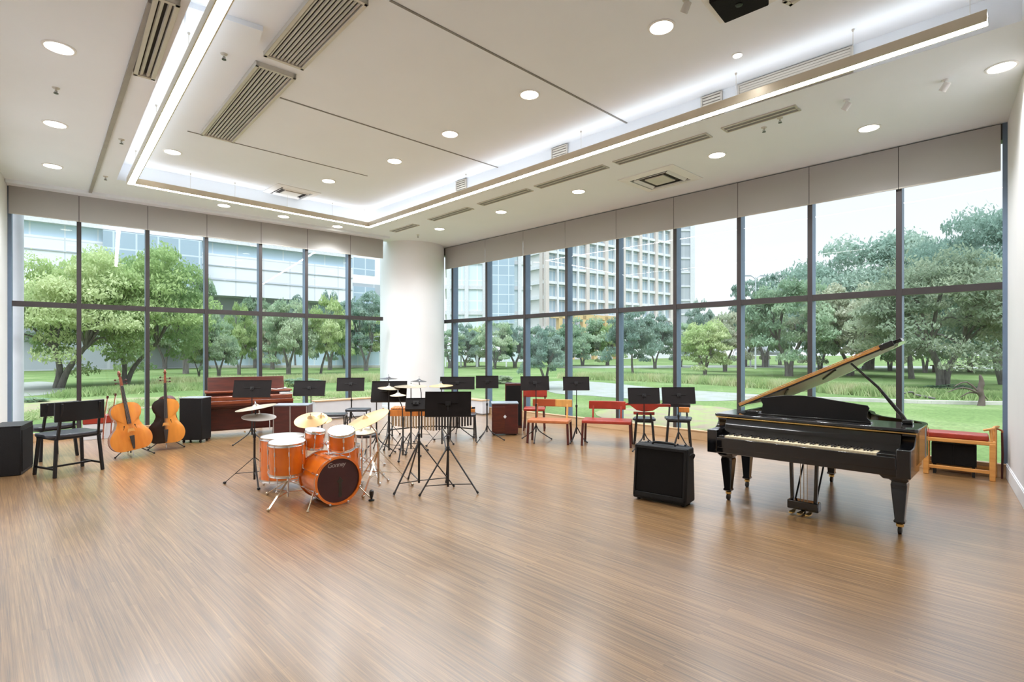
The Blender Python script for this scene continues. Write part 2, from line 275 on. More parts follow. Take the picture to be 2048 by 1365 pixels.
# ------------------------------------------------------------------ mesh builder
class MB:
    def __init__(s): s.v = []; s.f = []; s.M = Matrix.Identity(4)
    def at(s, loc=(0, 0, 0), rot=(0, 0, 0), sc_=(1, 1, 1)):
        from mathutils import Euler
        s.M = Matrix.Translation(loc) @ Euler(rot).to_matrix().to_4x4() @ Matrix.Diagonal((*sc_, 1)); return s
    def add(s, vs, fs):
        o = len(s.v); s.v += [tuple(s.M @ Vector(p)) for p in vs]; s.f += [tuple(i+o for i in f) for f in fs]; return s
    def box(s, x0, x1, y0, y1, z0, z1):
        return s.add([(x0, y0, z0), (x1, y0, z0), (x1, y1, z0), (x0, y1, z0), (x0, y0, z1), (x1, y0, z1), (x1, y1, z1), (x0, y1, z1)],
                     [(0, 3, 2, 1), (4, 5, 6, 7), (0, 1, 5, 4), (1, 2, 6, 5), (2, 3, 7, 6), (3, 0, 4, 7)])
    def bar(s, a, b, wx, wy=None, up=(0, 0, 1)):
        """rectangular bar from a to b"""
        a = Vector(a); b = Vector(b); wy = wy or wx; d = (b-a).normalized(); up = Vector(up)
        if abs(d.dot(up)) > 0.99: up = Vector((0, 1, 0))
        x = d.cross(up).normalized(); y = x.cross(d)
        vs = []
        for p in (a, b):
            for i, j in ((-1, -1), (1, -1), (1, 1), (-1, 1)): vs.append(p+x*(i*wx/2)+y*(j*wy/2))
        return s.add(vs, [(0, 1, 2, 3), (7, 6, 5, 4), (0, 4, 5, 1), (1, 5, 6, 2), (2, 6, 7, 3), (3, 7, 4, 0)])
    def tube(s, pts, r, seg=8, cap=True):
        pts = [Vector(p) for p in pts]; n = len(pts); rs = r if isinstance(r, (list, tuple)) else [r]*n
        vs = []; pu = None
        for i, p in enumerate(pts):
            d = (pts[min(i+1, n-1)]-pts[max(i-1, 0)]).normalized()
            if pu is None: pu = Vector((0, 0, 1)) if abs(d.z) < 0.9 else Vector((1, 0, 0))
            x = d.cross(pu)
            if x.length < 1e-4: x = d.cross(Vector((0, 1, 0)))
            x.normalize(); y = x.cross(d).normalized(); pu = y
            for k in range(seg):
                a = 2*math.pi*k/seg; vs.append(p+x*(math.cos(a)*rs[i])+y*(math.sin(a)*rs[i]))
        fs = [(i*seg+k, i*seg+(k+1) % seg, (i+1)*seg+(k+1) % seg, (i+1)*seg+k) for i in range(n-1) for k in range(seg)]
        if cap: fs += [tuple(range(seg))[::-1], tuple((n-1)*seg+k for k in range(seg))]
        return s.add(vs, fs)
    def lathe(s, prof, seg=24, ax='z', cap=True, loop=False):
        vs = []; n = len(prof)
        for r, z in prof:
            for k in range(seg):
                a = 2*math.pi*k/seg; x, y = r*math.cos(a), r*math.sin(a)
                vs.append((x, y, z) if ax == 'z' else (x, -z, y) if ax == 'y' else (z, x, y))
        fs = [(i*seg+k, i*seg+(k+1) % seg, (i+1)*seg+(k+1) % seg, (i+1)*seg+k) for i in range(n-1) for k in range(seg)]
        if loop: fs += [((n-1)*seg+k, (n-1)*seg+(k+1) % seg, (k+1) % seg, k) for k in range(seg)]; cap = False
        if cap and prof[0][0] > 1e-6: fs.append(tuple(range(seg))[::-1])
        if cap and prof[-1][0] > 1e-6: fs.append(tuple((n-1)*seg+k for k in range(seg)))
        return s.add(vs, fs)
    def prism(s, out, a, b, plane='xy'):
        """outline extruded from a to b along the remaining axis"""
        n = len(out)
        def P(p, q): return (p[0], p[1], q) if plane == 'xy' else (p[0], q, p[1]) if plane == 'xz' else (q, p[0], p[1])
        vs = [P(p, a) for p in out]+[P(p, b) for p in out]
        fs = [(i, (i+1) % n, n+(i+1) % n, n+i) for i in range(n)]+[tuple(range(n))[::-1], tuple(range(n, 2*n))]
        return s.add(vs, fs)
    def ball(s, c, r, seg=12, rings=8, sz=(1, 1, 1)):
        prof = [(max(1e-7, r*math.sin(math.pi*i/rings)), -r*math.cos(math.pi*i/rings)) for i in range(rings+1)]
        old = s.M; s.M = old @ Matrix.Translation(c) @ Matrix.Diagonal((*sz, 1)); s.lathe(prof, seg); s.M = old; return s
    def build(s, name, m, parent=None, bevel=0.0, smooth=40, label=None, loc=None, segs=2):
        me = bpy.data.meshes.new(name); me.from_pydata(s.v, [], s.f); me.validate(); me.update()
        me.materials.append(m)
        import bmesh
        bm = bmesh.new(); bm.from_mesh(me); bmesh.ops.remove_doubles(bm, verts=bm.verts, dist=1e-6)
        bmesh.ops.recalc_face_normals(bm, faces=bm.faces); bm.to_mesh(me); bm.free()
        if smooth:
            me.polygons.foreach_set('use_smooth', [True]*len(me.polygons)); me.set_sharp_from_angle(angle=R(smooth))
        o = bpy.data.objects.new(name, me); COL.objects.link(o)
        if parent: o.parent = parent
        if loc: o.location = loc
        if label: o['label'] = label
        if bevel:
            bv = o.modifiers.new('bevel', 'BEVEL'); bv.width = bevel; bv.segments = segs; bv.limit_method = 'ANGLE'; bv.angle_limit = R(40)
        return o
def thing(name, label, cat, loc=(0, 0, 0), rz=0.0, group=None):
    o = bpy.data.objects.new(name, None); COL.objects.link(o); o.empty_display_size = 0.1
    o.location = loc; o.rotation_euler = (0, 0, rz); o['label'] = label; o['category'] = cat
    if group: o['group'] = group
    return o
def tag(o, label, cat, group=None, kind=None):
    o['label'] = label; o['category'] = cat
    if group: o['group'] = group
    if kind: o['kind'] = kind
    return o
KIDS = {}
def copy_tree(o, parent=None):
    c = o.copy(); COL.objects.link(c)
    if parent: c.parent = parent
    for ch in [x for x in COL.objects if x.parent == o]: copy_tree(ch, c)
    return c
def clone(src, label, loc, rz=0.0, group=None, scale=None):
    c = copy_tree(src); c.location = loc; c.rotation_euler = (0, 0, rz); c['label'] = label
    if group: c['group'] = group
    if scale: c.scale = scale
    return c
def struct(o, label=None):
    o['kind'] = 'structure'
    if label: o['label'] = label
    return o
def yaw(d): return math.atan2(d[1], d[0])
# ================================================================== THE ROOM
CC = FL(891, 817); L0 = FL(15, 888); R0 = FL(2015, 956)      # glass corner behind the column, far left corner, far right corner
def norm2(v): v = Vector((v.x, v.y, 0)); return v.normalized()
dL = norm2(CC-L0); dR = norm2(R0-CC)
nL = Vector((-dL.y, dL.x, 0)); nR = Vector((-dR.y, dR.x, 0))      # outward normals
DL = CC.dot(nL); DR = CC.dot(nR)
wl = Vector((.617, -.7866, 0)); wr = Vector((-.6265, -.7794, 0))
# near corner behind the camera
def isect(p, d, q, e):
    den = d.x*e.y-d.y*e.x; t = ((q.x-p.x)*e.y-(q.y-p.y)*e.x)/den; return p+d*t
NC = isect(L0, wl, R0, wr)
ZS, ZI = 4.355, 4.64                     # soffit and raised inner ceiling
OUT = [L0, CC, R0, NC]
b = MB(); fa = dR
# floor in a frame turned with the right-hand glass wall, so the strips run along it
fl = MB()
def toloc(p): return (p.dot(dR), p.dot(nR))
ex = [L0+nL*0.3-dL*0.5, CC+nL*0.3+nR*0.3, R0+nR*0.3+dR*0.5, NC-Vector((0, .5, 0))]
fl.prism([toloc(p) for p in ex][::-1], -0.12, 0.0)
floor = struct(fl.build('floor', M_floor, smooth=0)); floor.rotation_euler = (0, 0, yaw(dR))

# walls
def wallslab(name, p, q, n, z0, z1, m, th=0.2, label=None):
    b = MB(); a = [p, q, q+n*th, p+n*th]; b.prism([(x.x, x.y) for x in a], z0, z1); return struct(b.build(name, m, smooth=0), label)
nwl = Vector((wl.y, -wl.x, 0)); nwl = nwl if nwl.dot(L0) > 0 else -nwl
nwr = Vector((wr.y, -wr.x, 0)); nwr = nwr if nwr.dot(R0) > 0 else -nwr
wallslab('wall_left', L0-wl*0.02, NC+wl*0.3, nwl, 0, ZI+.3, M_wallp)
wallslab('wall_right', R0-wr*0.02, NC+wr*0.3, nwr, 0, ZI+.3, M_wallp)
bb = MB()
for z0, z1, t in ((0, .16, .018), (.16, .175, .012)):
    a = [R0, NC, NC-nwr*t, R0-nwr*t]; bb.prism([(x.x, x.y) for x in a], z0, z1)
struct(bb.build('baseboard_right', M_white, bevel=0.004))
bb = MB(); a = [L0, NC, NC-nwl*.018, L0-nwl*.018]; bb.prism([(x.x, x.y) for x in a], 0, .16)
struct(bb.build('baseboard_left', M_white, bevel=0.004))

# ceiling with a raised tray
KC = PZ(736, 424, ZI); KA = PZ(367, 351, ZI); KB = PZ(1405, 194, ZI)
e1 = norm2(KA-KC); e2 = norm2(KB-KC)
LA = PZ(262, 368, 4.27); LB = PZ(450, 0, 4.27); LC = PZ(738, 455, 4.27); LD = PZ(1975, 47, 4.27)
e3 = norm2(LB-LA); o3 = Vector((e3.y, -e3.x, 0)); o3 = o3 if o3.x < 0 else -o3
KL = isect(KC, e1, LA+o3*.17, e3)
KN = KL+e3*((KL.y-2.9)/(-e3.y))
KR = isect(KC, e2, R0-nwr*.12, wr); KM = R0-nwr*.12; KM = KM+wr*((KM.y-2.9)/(-wr.y))
hole = [KC, KR, KM, KN, KL]
c = MB()
so = [L0+nwl*.1-dL*.1+nL*.25, CC+nL*.25+nR*.25, R0+nR*.25+nwr*.1, NC-Vector((0, .3, 0))]
def quad(b, pts, z): b.add([(p.x, p.y, z) for p in pts], [tuple(range(len(pts)))])
quad(c, [so[0], so[1], KC, KL], ZS); quad(c, [so[1], so[2], KR, KC], ZS); quad(c, [so[2], so[3], KM, KR], ZS)
quad(c, [so[3], so[0], KL, KN], ZS); quad(c, [so[3], KN, KM], ZS)
for i in range(5):
    p, q = hole[i], hole[(i+1) % 5]; c.add([(p.x, p.y, ZS), (q.x, q.y, ZS), (q.x, q.y, ZI), (p.x, p.y, ZI)], [(0, 1, 2, 3)])
quad(c, hole, ZI)
quad(c, so, ZI+.25)
for i in range(4):
    p, q = so[i], so[(i+1) % 4]; c.add([(p.x, p.y, ZS), (q.x, q.y, ZS), (q.x, q.y, ZI+.25), (p.x, p.y, ZI+.25)], [(0, 1, 2, 3)])
struct(c.build('ceiling', M_ceil, smooth=0))

# shadow-gap lines and track on the ceiling
tn = [0]
def ceil_line(a, b_, z, wd, th, m, lab):
    p = PZ(*a, z); q = PZ(*b_, z); tn[0] += 1
    x = MB(); x.bar((p.x, p.y, z-th/2+.001), (q.x, q.y, z-th/2+.001), wd, th); o = struct(x.build('trim_%d' % tn[0], m, smooth=0), lab); return o
ceil_line((560, 195), (1040, 349), ZI, .022, .008, M_slot, 'dark shadow gap across the raised ceiling')
ceil_line((780, 0), (1325, 283), ZI, .025, .008, M_slot, 'long dark shadow gap across the raised ceiling')
ceil_line((375, 262), (735, 352), ZI, .018, .008, M_slot, 'dark shadow gap next to the slatted vents')
ceil_line((180, 385), (303, 0), ZS, .045, .03, M_taupe, 'long taupe rail on the left soffit')
ceil_line((372, 20), (520, 68), ZI, .30, .05, M_ceil, 'shallow boxed duct on the ceiling')

# column in the corner
col_c = Vector((-.1895*14.12, 14.12, 0)); cr_ = .845
c = MB().at(col_c); c.lathe([(cr_, 0), (cr_, ZS+.02)], 72)
struct(c.build('round_column', M_white), 'thick round white column in the glass corner')
c = MB().at(col_c); c.lathe([(cr_+.012, 0), (cr_+.012, .14), (cr_+.002, .145)], 72)
struct(c.build('baseboard_column', M_white))
# glazing
ZT, ZBL, ZBR = 1.52*H, 1.497*H, 1.435*H+.0
ZBL, ZBR = H*2.495, H*2.435
ZTR = H*1.522
FD = .17
def glazing(idx, us, base, d, n, D, u0, u1, label):
    w_ = thing('window_%d' % idx, label, 'window'); del w_['category']; w_['kind'] = 'structure'
    def s_of(u): return (PL(u, 703, n, D)-base).dot(d)
    ang = yaw(d); w_.location = (base.x, base.y, 0); w_.rotation_euler = (0, 0, ang)
    ss = [s_of(u) for u in us]; a, e = s_of(u0), s_of(u1)
    # local x along the wall, local y outward
    for s_ in ss:
        MB().box(s_-.033, s_+.033, -.012, .0, .1, ZS).build('mullion_cap', M_frame, w_, bevel=.003)
        MB().box(s_-.033, s_+.033, .0, FD, .1, ZS).build('mullion', M_fside, w_)
    MB().box(a, e, -.006, .10, ZTR-.045, ZTR+.045).build('transom', M_frame, w_)
    MB().box(a, e, -.02, .14, .0, .13).build('sill_rail', M_fside, w_)
    MB().box(a, e, -.006, FD, ZS-.2, ZS).build('head_rail', M_frame, w_)
    bounds = [a]+sorted(ss)+[e]
    for i in range(len(bounds)-1):
        x0, x1 = bounds[i]+.03, bounds[i+1]-.03
        if x1-x0 < .05: continue
        MB().box(x0, x1, .055, .063, .12, ZTR-.04).build('glass_pane', M_glass, w_, smooth=0)
        MB().box(x0, x1, .055, .063, ZTR+.04, ZS-.1).build('glass_pane', M_glass, w_, smooth=0)
    return w_, ss, a, e
UL = [158, 295, 413, 521, 613, 699]; UR = [905, 973, 1049, 1133, 1235, 1350, 1478, 1620, 1798]
WL, sL, aL, eL = glazing(1, UL, L0, dL, nL, DL, 17, 766, 'tall left-hand glass wall with dark mullions')
WR, sR, aR, eR = glazing(2, UR, CC, dR, nR, DR, 880, 2014, 'tall right-hand glass wall with dark mullions')
# jamb posts
for w_, s_ in ((WL, aL), (WR, eR)):
    MB().box(s_-.04, s_+.04, -.012, FD, 0, ZS).build('jamb', M_fside, w_)
# oak skirting under the glass
def skirt(name, base, d, n, a, e, off, z):
    b = MB(); b.box(a, e, -off, .02, 0, z); b.box(a, e, -off-.008, .02, z, z+.018)
    o = struct(b.build(name, M_skirt, bevel=.003)); o.location = (base.x, base.y, 0); o.rotation_euler = (0, 0, yaw(d)); return o
skirt('baseboard_window_left', L0, dL, nL, 0, eL, .06, .12)
skirt('baseboard_window_right', CC, dR, nR, .1, (R0-CC).length, .06, .15)
# white pelmet above the left blinds
b = MB(); b.box(0, eL, -.36, -.33, ZS-.055, ZS+.01); o = struct(b.build('trim_20', M_ceil, smooth=0), 'low white pelmet edge above the left blinds')
o.location = (L0.x, L0.y, 0); o.rotation_euler = (0, 0, yaw(dL))
b = MB(); b.box(0, eL, -.33, .0, ZS-.03, ZS+.01); o = struct(b.build('trim_21', M_ceil, smooth=0), 'white soffit strip over the left blinds')
o.location = (L0.x, L0.y, 0); o.rotation_euler = (0, 0, yaw(dL))

# roller blinds, one per bay
ORD = ['first', 'second', 'third', 'fourth', 'fifth', 'sixth', 'seventh', 'eighth', 'ninth', 'tenth']
def blinds(base, d, n, bounds, z0, side, off):
    k = 0
    for i in range(len(bounds)-1):
        x0, x1 = bounds[i]+.004, bounds[i+1]-.004
        lab = '%s lowered grey roller blind from the %s on the %s glass wall' % (ORD[k], 'white wall' if side == 'left' else 'round column', side); k += 1
        m = base+d*((x0+x1)/2)-n*off; t = thing('roller_blind', lab, 'blind', (m.x, m.y, z0), yaw(d), 'grey roller blinds on the %s glass wall' % side)
        hw = (x1-x0)/2
        f = MB(); f.box(-hw, hw, -.0015, .0015, .0, ZS-z0-.02); f.build('blind_fabric', M_blind, t, smooth=0)
        f = MB(); f.box(-hw, hw, -.006, .006, -.012, .008); f.build('bottom_rail', M_slot if 0 else M_grille, t, bevel=.003)
offb = .05
blinds(L0, dL, nL, [aL]+sL+[eL-.02], ZBL, 'left', offb)
blinds(CC, dR, nR, [.05]+sR[1:]+[eR-.05], ZBR, 'right', offb)

# ------------------------------------------------------------------ lights in the ceiling
def ledpend():
    mid = (LC+LA)/2
    t = thing('linear_pendant_lamp', 'long U-shaped glowing white linear pendant hung under the ceiling', 'lamp', (0, 0, 0))
    A = LA; B = LA+norm2(LB-LA)*7.2; Cc = LC; Dd = LD
    pts = [B, A, Cc, Dd]
    def offset(pts, w_):
        res = []
        for i, p in enumerate(pts):
            if i == 0: d = norm2(pts[1]-p); nn = Vector((-d.y, d.x, 0)); res.append(p+nn*w_)
            elif i == len(pts)-1: d = norm2(p-pts[i-1]); nn = Vector((-d.y, d.x, 0)); res.append(p+nn*w_)
            else:
                d0 = norm2(p-pts[i-1]); d1 = norm2(pts[i+1]-p); n0 = Vector((-d0.y, d0.x, 0)); n1 = Vector((-d1.y, d1.x, 0))
                m = (n0+n1).normalized(); res.append(p+m*(w_/m.dot(n0)))
        return res
    def strip(wd, z0, z1, wo=0.0):
        b = MB(); l = offset(pts, wo+wd/2); r = offset(pts, wo-wd/2)
        for i in range(3):
            q = [l[i], l[i+1], r[i+1], r[i]]; b.prism([(x.x, x.y) for x in q], z0, z1)
        return b
    z = 4.27
    h1 = strip(.012, z, z+.095, .05); h2 = strip(.012, z, z+.095, -.05); h3 = strip(.09, z+.03, z+.05)
    hb = MB()
    for h in (h1, h2, h3): hb.add(h.v, h.f)
    hb.build('housing', M_profile, t, smooth=0)
    strip(.088, z+.004, z+.014).build('diffuser', M_led, t, smooth=0)
    strip(.088, z+.075, z+.081).build('up_light', M_ledup, t, smooth=0)
    def cable(p):
        b = MB(); b.tube([(p.x, p.y, z+.05), (p.x, p.y, ZI)], .0022, 6); b.at((p.x, p.y, ZI)); b.lathe([(.012, 0), (.012, -.012), (.004, -.025)], 12)
        b.build('suspension_cable', M_grille, t)
    for u in (1940, 1706, 1472, 1162, 932):
        s_ = norm2(Dd-Cc); k = (u-CU)/FPX; tt = (k*Cc.y-Cc.x)/(s_.x-k*s_.y); cable(Cc+s_*tt)
    for u in (729, 665, 575, 470, 381):
        s_ = norm2(Cc-A); k = (u-CU)/FPX; tt = (k*A.y-A.x)/(s_.x-k*s_.y); cable(A+s_*tt)
    for q in (.6, 2.6, 4.6, 6.6): cable(A+norm2(LB-LA)*q)
ledpend()

def mk_down(r, energy, nm='downlight'):
    t = thing(nm, '', 'lamp')
    MB().lathe([(r*1.22, 0), (r*1.22, -.006), (r*1.02, -.010), (r, -.004), (r, .0)], 40).build('trim_ring', M_white, t)
    MB().lathe([(1e-6, -.003), (r, -.003)], 40).build('lamp_face', M_lamp, t)
    ld = bpy.data.lights.new('downlight_lamp', 'SPOT'); ld.energy = energy; ld.color = WARM; ld.spot_size = R(140); ld.spot_blend = 0.9; ld.shadow_soft_size = r*.9
    lo = bpy.data.objects.new('downlight_lamp', ld); COL.objects.link(lo); lo.parent = t; lo.location = (0, 0, -.10)
    return t
DLS = [((118, 95), ZS, 'nearest round downlight above the left white wall'), ((110, 248), ZS, 'middle of the three downlights beside the taupe ceiling rail'),
       ((105, 332), ZS, 'farthest downlight in the left row near the left blinds'), ((345, 304), ZI, 'downlight just inside the left corner of the linear pendant'),
       ((900, 268), ZI, 'third downlight of the inner diagonal row from the projector'), ((1059, 189), ZI, 'second downlight of the inner diagonal row from the projector'),
       ((1323, 54), ZI, 'big near downlight on the raised ceiling beside the projector'), ((789, 322), ZI, 'fourth downlight of the inner diagonal row from the projector'),
       ((657, 362), ZI, 'downlight beside the small ceiling cassette vent'), ((2003, 134), ZS, 'downlight at the far right near the white wall'),
       ((1738, 256), ZS, 'second downlight from the right above the right blinds'), ((1434, 310), ZS, 'downlight just right of the large ceiling cassette'),
       ((1157, 383), ZS, 'downlight on the right soffit left of the large ceiling cassette'), ((1002, 424), ZS, 'second downlight on the right soffit from the round column'),
       ((879, 458), ZS, 'downlight on the soffit nearest above the round column'), ((448, 411), ZS, 'first downlight on the soffit above the left blinds'),
       ((567, 433), ZS, 'second downlight on the soffit above the left blinds'), ((675, 453), ZS, 'third downlight on the soffit above the left blinds')]
pd = mk_down(.105, DOWN_W)
for i, ((u, v), z, lab) in enumerate(DLS):
    p = PZ(u, v, z)
    if i == 0: pd.location = p; pd['label'] = 'warm '+lab; pd['group'] = 'round recessed downlights'
    else: clone(pd, 'warm '+lab, p, 0, 'round recessed downlights')
ps = mk_down(.045, 5.0, 'small_downlight'); ps.location = PZ(724, 422, ZI); ps['label'] = 'small downlight in the tray corner nearest the round column'
clone(ps, 'small bright downlight between the projector and the long wall grille', PZ(1475, 110, ZI))

# spot heads, sprinklers
def mk_spot(m, lab, p, rz):
    t = thing('ceiling_spotlight', lab, 'spotlight', p, rz, 'small ceiling spotlights')
    MB().lathe([(.03, 0), (.03, -.012), (.008, -.016), (.008, -.05)], 16).build('base', m, t)
    b = MB().at((0, 0, -.07), (R(38), 0, 0)); b.lathe([(.026, .045), (.032, .04), (.034, -.045), (.027, -.045), (.024, -.03)], 20); b.build('head', m, t)
    b = MB().at((0, 0, -.07), (R(38), 0, 0)); b.lathe([(1e-6, -.032), (.025, -.032)], 16); b.build('lens', M_skin, t)
mk_spot(M_white, 'white adjustable spotlight at the far right of the soffit', PZ(1890, 160, ZS), .4)
mk_spot(M_white, 'white adjustable spotlight below the long pendant on the right', PZ(1693, 200, ZS), .6)
mk_spot(M_grille, 'small grey spotlight left of the projector at the top edge', PZ(1372, -2, ZI), .5)
def mk_spr(lab, u, v, z):
    t = thing('sprinkler_head', lab, 'sprinkler', PZ(u, v, z), 0, 'sprinkler heads')
    MB().lathe([(.035, 0), (.03, -.008), (.01, -.012), (.01, -.03)], 16).build('escutcheon', M_grille, t)
    b = MB(); b.lathe([(.004, -.03), (.004, -.055), (.022, -.056), (.022, -.06)], 12); b.tube([(-.01, 0, -.03), (-.018, 0, -.042), (-.004, 0, -.056)], .002, 5)
    b.tube([(.01, 0, -.03), (.018, 0, -.042), (.004, 0, -.056)], .002, 5); b.build('deflector', M_dsteel, t)
for lab, u, v, z in (('sprinkler between the taupe rail and the glowing pendant', 243, 279, ZS), ('sprinkler below the two slatted vents near the pendant', 448, 108, ZI),
                     ('sprinkler near the left blinds beside the taupe rail', 211, 353, ZS), ('sprinkler between the first two left downlights', 112, 176, ZS),
                     ('sprinkler on the right soffit by the slot diffuser', 1560, 236, ZS), ('sprinkler right of the large ceiling cassette', 1528, 255, ZS),
                     ('sprinkler on the soffit near the round column', 836, 470, ZS)): mk_spr(lab, u, v, z)

# ------------------------------------------------------------------ grilles and vents
def slat_grille(name, lab, pts, z, n_sl, group, drop=.05):
    P = [PZ(u, v, z) for u, v in pts]      # corner order: far-left, far-right, near-right, near-left of the long rectangle
    mid = sum(P, Vector())/4; ax = norm2((P[2]+P[3])-(P[0]+P[1])); L = ((P[2]+P[3])-(P[0]+P[1])).length/2
    ay = Vector((-ax.y, ax.x, 0)); W = abs(((P[1]-P[0]).dot(ay)+(P[2]-P[3]).dot(ay))/2)
    t = thing(name, lab, 'vent', (mid.x, mid.y, z), yaw(ax), group)
    f = MB(); fw = .035
    f.box(-L/2, L/2, -W/2, -W/2+fw, -drop, 0); f.box(-L/2, L/2, W/2-fw, W/2, -drop, 0)
    f.box(-L/2, -L/2+fw, -W/2, W/2, -drop, 0); f.box(L/2-fw, L/2, -W/2, W/2, -drop, 0); f.build('frame', M_grille, t, bevel=.003)
    MB().box(-L/2+fw, L/2-fw, -W/2+fw, W/2-fw, -.006, 0).build('cavity', M_cavity, t, smooth=0)
    for i in range(n_sl):
        y = -W/2+fw+(W-2*fw)*(i+.5)/n_sl; q = (W-2*fw)/n_sl
        s_ = MB().at((0, y, -drop*.6), (R(25), 0, 0)); s_.box(-L/2+fw, L/2-fw, -q*.24, q*.24, -.008, .008); s_.build('slat', M_grille, t, smooth=0)
    return t
slat_grille('slatted_vent', 'farther long slatted vent on the raised ceiling', [(402, 262), (466, 282), (591, 150), (514, 119)], ZI, 9, 'slatted ceiling vents')
slat_grille('slatted_vent', 'nearer long slatted vent on the raised ceiling, cut by the top edge', [(528, 104), (605, 132), (744, -5), (640, -42)], ZI, 9, 'slatted ceiling vents')
slat_grille('linear_vent', 'two-slot linear vent beside the taupe rail on the left soffit', [(270, 143), (306, 150), (367, 0), (302, -20)], ZS, 2, 'linear slot vents')
# linear slots on the right soffit
segs = [((708, 484), (753, 470)), ((786, 463), (832, 449)), ((862, 440), (941, 416)), ((961, 409), (1060, 379)), ((1075, 374), (1212, 332)), ((1232, 326), (1419, 269)), ((1448, 260), (1597, 214))]
names = ['first', 'second', 'third', 'fourth', 'fifth', 'sixth', 'seventh']
for i, (a, b_) in enumerate(segs):
    p, q = PZ(*a, ZS), PZ(*b_, ZS); d = norm2(q-p); L = (q-p).length; m = (p+q)/2
    t = thing('linear_vent', '%s linear slot vent from the round column on the right soffit' % names[i], 'vent', (m.x, m.y, ZS), yaw(d), 'linear slot vents along the right soffit')
    f = MB(); W = .085
    for y in (-W, 0, W): f.box(-L/2, L/2, y-.010, y+.010, -.014, 0)
    for x in (-L/2, L/2-.02): f.box(x, x+.02, -W, W, -.014, 0)
    f.build('frame', M_grille, t, smooth=0)
    for y in (-W/2, W/2): MB().box(-L/2+.02, L/2-.02, y-W/2+.01, y+W/2-.01, -.005, 0).build('slot', M_slot, t, smooth=0)
# grilles on the riser of the tray
e2n = Vector((-e2.y, e2.x, 0)); Driser = KC.dot(e2n)
def riser_grille(u0, u1, lab, ns_, m=M_grille):
    p = PL(u0, 300, e2n, Driser); q = PL(u1, 300, e2n, Driser); L = (q-p).length; c_ = (p+q)/2; zz = (ZS+ZI)/2
    t = thing('wall_grille', lab, 'vent', (c_.x, c_.y, zz), yaw(norm2(q-p)), 'grilles on the ceiling step'); hh = (ZI-ZS)/2-.012
    f = MB(); f.box(-L/2, L/2, -.03, 0, -hh, -hh+.02); f.box(-L/2, L/2, -.03, 0, hh-.02, hh); f.box(-L/2, -L/2+.02, -.03, 0, -hh, hh); f.box(L/2-.02, L/2, -.03, 0, -hh, hh)
    f.build('frame', m, t, bevel=.002)
    MB().box(-L/2, L/2, -.006, -.001, -hh, hh).build('backing', M_taupe, t, smooth=0)
    for i in range(ns_):
        z = -hh+.02+(2*hh-.04)*(i+.5)/ns_; s_ = MB().at((0, -.016, z), (R(30), 0, 0)); s_.box(-L/2+.02, L/2-.02, -.003, .003, -.011, .011); s_.build('slat', m, t, smooth=0)
riser_grille(1480, 1702, 'long slatted wall grille on the ceiling step above the pendant', 8)
riser_grille(1404, 1445, 'small square grille beside the long slatted wall grille', 6)
riser_grille(1105, 1136, 'small square grille in the middle of the ceiling step', 6)
riser_grille(914, 934, 'smallest-looking square grille on the ceiling step near the column', 6)

def cassette(lab, pts, z):
    P = [PZ(u, v, z) for u, v in pts]; mid = sum(P, Vector())/4
    ax = norm2((P[1]+P[2])-(P[0]+P[3])); W = ((P[1]+P[2])-(P[0]+P[3])).length/2; ay = Vector((-ax.y, ax.x, 0)); L = abs(((P[3]+P[2])-(P[0]+P[1])).dot(ay))/2
    t = thing('air_conditioning_cassette', lab, 'air conditioner', (mid.x, mid.y, z), yaw(ax), 'ceiling air conditioning cassettes')
    f = MB(); x, y = W/2, L/2; ix, iy = x*.72, y*.72
    o = [(-x, -y), (x, -y), (x, y), (-x, y)]; n_ = [(-ix, -iy), (ix, -iy), (ix, iy), (-ix, iy)]
    vs = [(a, b_, 0) for a, b_ in o]+[(a, b_, -.012) for a, b_ in o]+[(a, b_, -.03) for a, b_ in n_]+[(a, b_, 0) for a, b_ in n_]
    fs = []
    for i in range(4):
        j = (i+1) % 4; fs += [(i, j, 4+j, 4+i), (4+i, 4+j, 8+j, 8+i), (8+i, 8+j, 12+j, 12+i)]
    f.add(vs, fs); f.build('frame', M_white, t, smooth=0)
    MB().box(-ix, ix, -iy, iy, -.004, 0).build('cavity', M_cavity, t, smooth=0)
    for k, (cx, cy, rz, ln) in enumerate(((0, -iy*.82, 0, ix*1.7), (0, iy*.82, 0, ix*1.7), (-ix*.85, 0, 90, iy*1.5), (ix*.85, 0, 90, iy*1.5))):
        s_ = MB().at((cx, cy, -.02), (R(35), 0, R(rz))); s_.box(-ln/2, ln/2, -.03, .03, -.003, .003); s_.build('louvre', M_white, t, smooth=0)
    f = MB(); f.box(-ix*.55, ix*.55, -iy*.48, iy*.48, -.034, -.006); f.build('intake_panel', M_grille, t, bevel=.01)
cassette('large white ceiling air conditioning cassette on the right soffit', [(1296, 384), (1237, 359), (1343, 329), (1409, 355)], ZS)
cassette('small ceiling air conditioning cassette on the raised ceiling at left', [(606, 402), (525, 384), (553, 366), (643, 386)], ZI)

# projector / speaker at the top edge
P0 = PZ(1478, 8, ZI-.08)
t = thing('ceiling_speaker', 'black square speaker in a white frame at the top edge of the ceiling', 'speaker', (P0.x+.0, P0.y+.0, ZI), yaw(dR)+.05)
f = MB(); f.prism([(-.26, -.26), (.26, -.26), (.26, .26), (-.26, .26)], -.03, 0); f.build('frame', M_white, t, bevel=.01)
f = MB(); f.box(-.19, .19, -.19, .19, -.085, -.03); f.build('grille_cover', M_cloth, t, bevel=.012)
f = MB().at((0, 0, -.086)); f.lathe([(.03, 0), (.03, -.006), (.018, -.008)], 16); f.build('centre_knob', M_pblack, t)
slat_grille('slatted_vent', 'pale slatted vent cut by the top edge beside the black ceiling speaker', [(1546, 12), (1600, -2), (1640, -30), (1590, -14)], ZI, 4, 'slatted ceiling vents', .02)

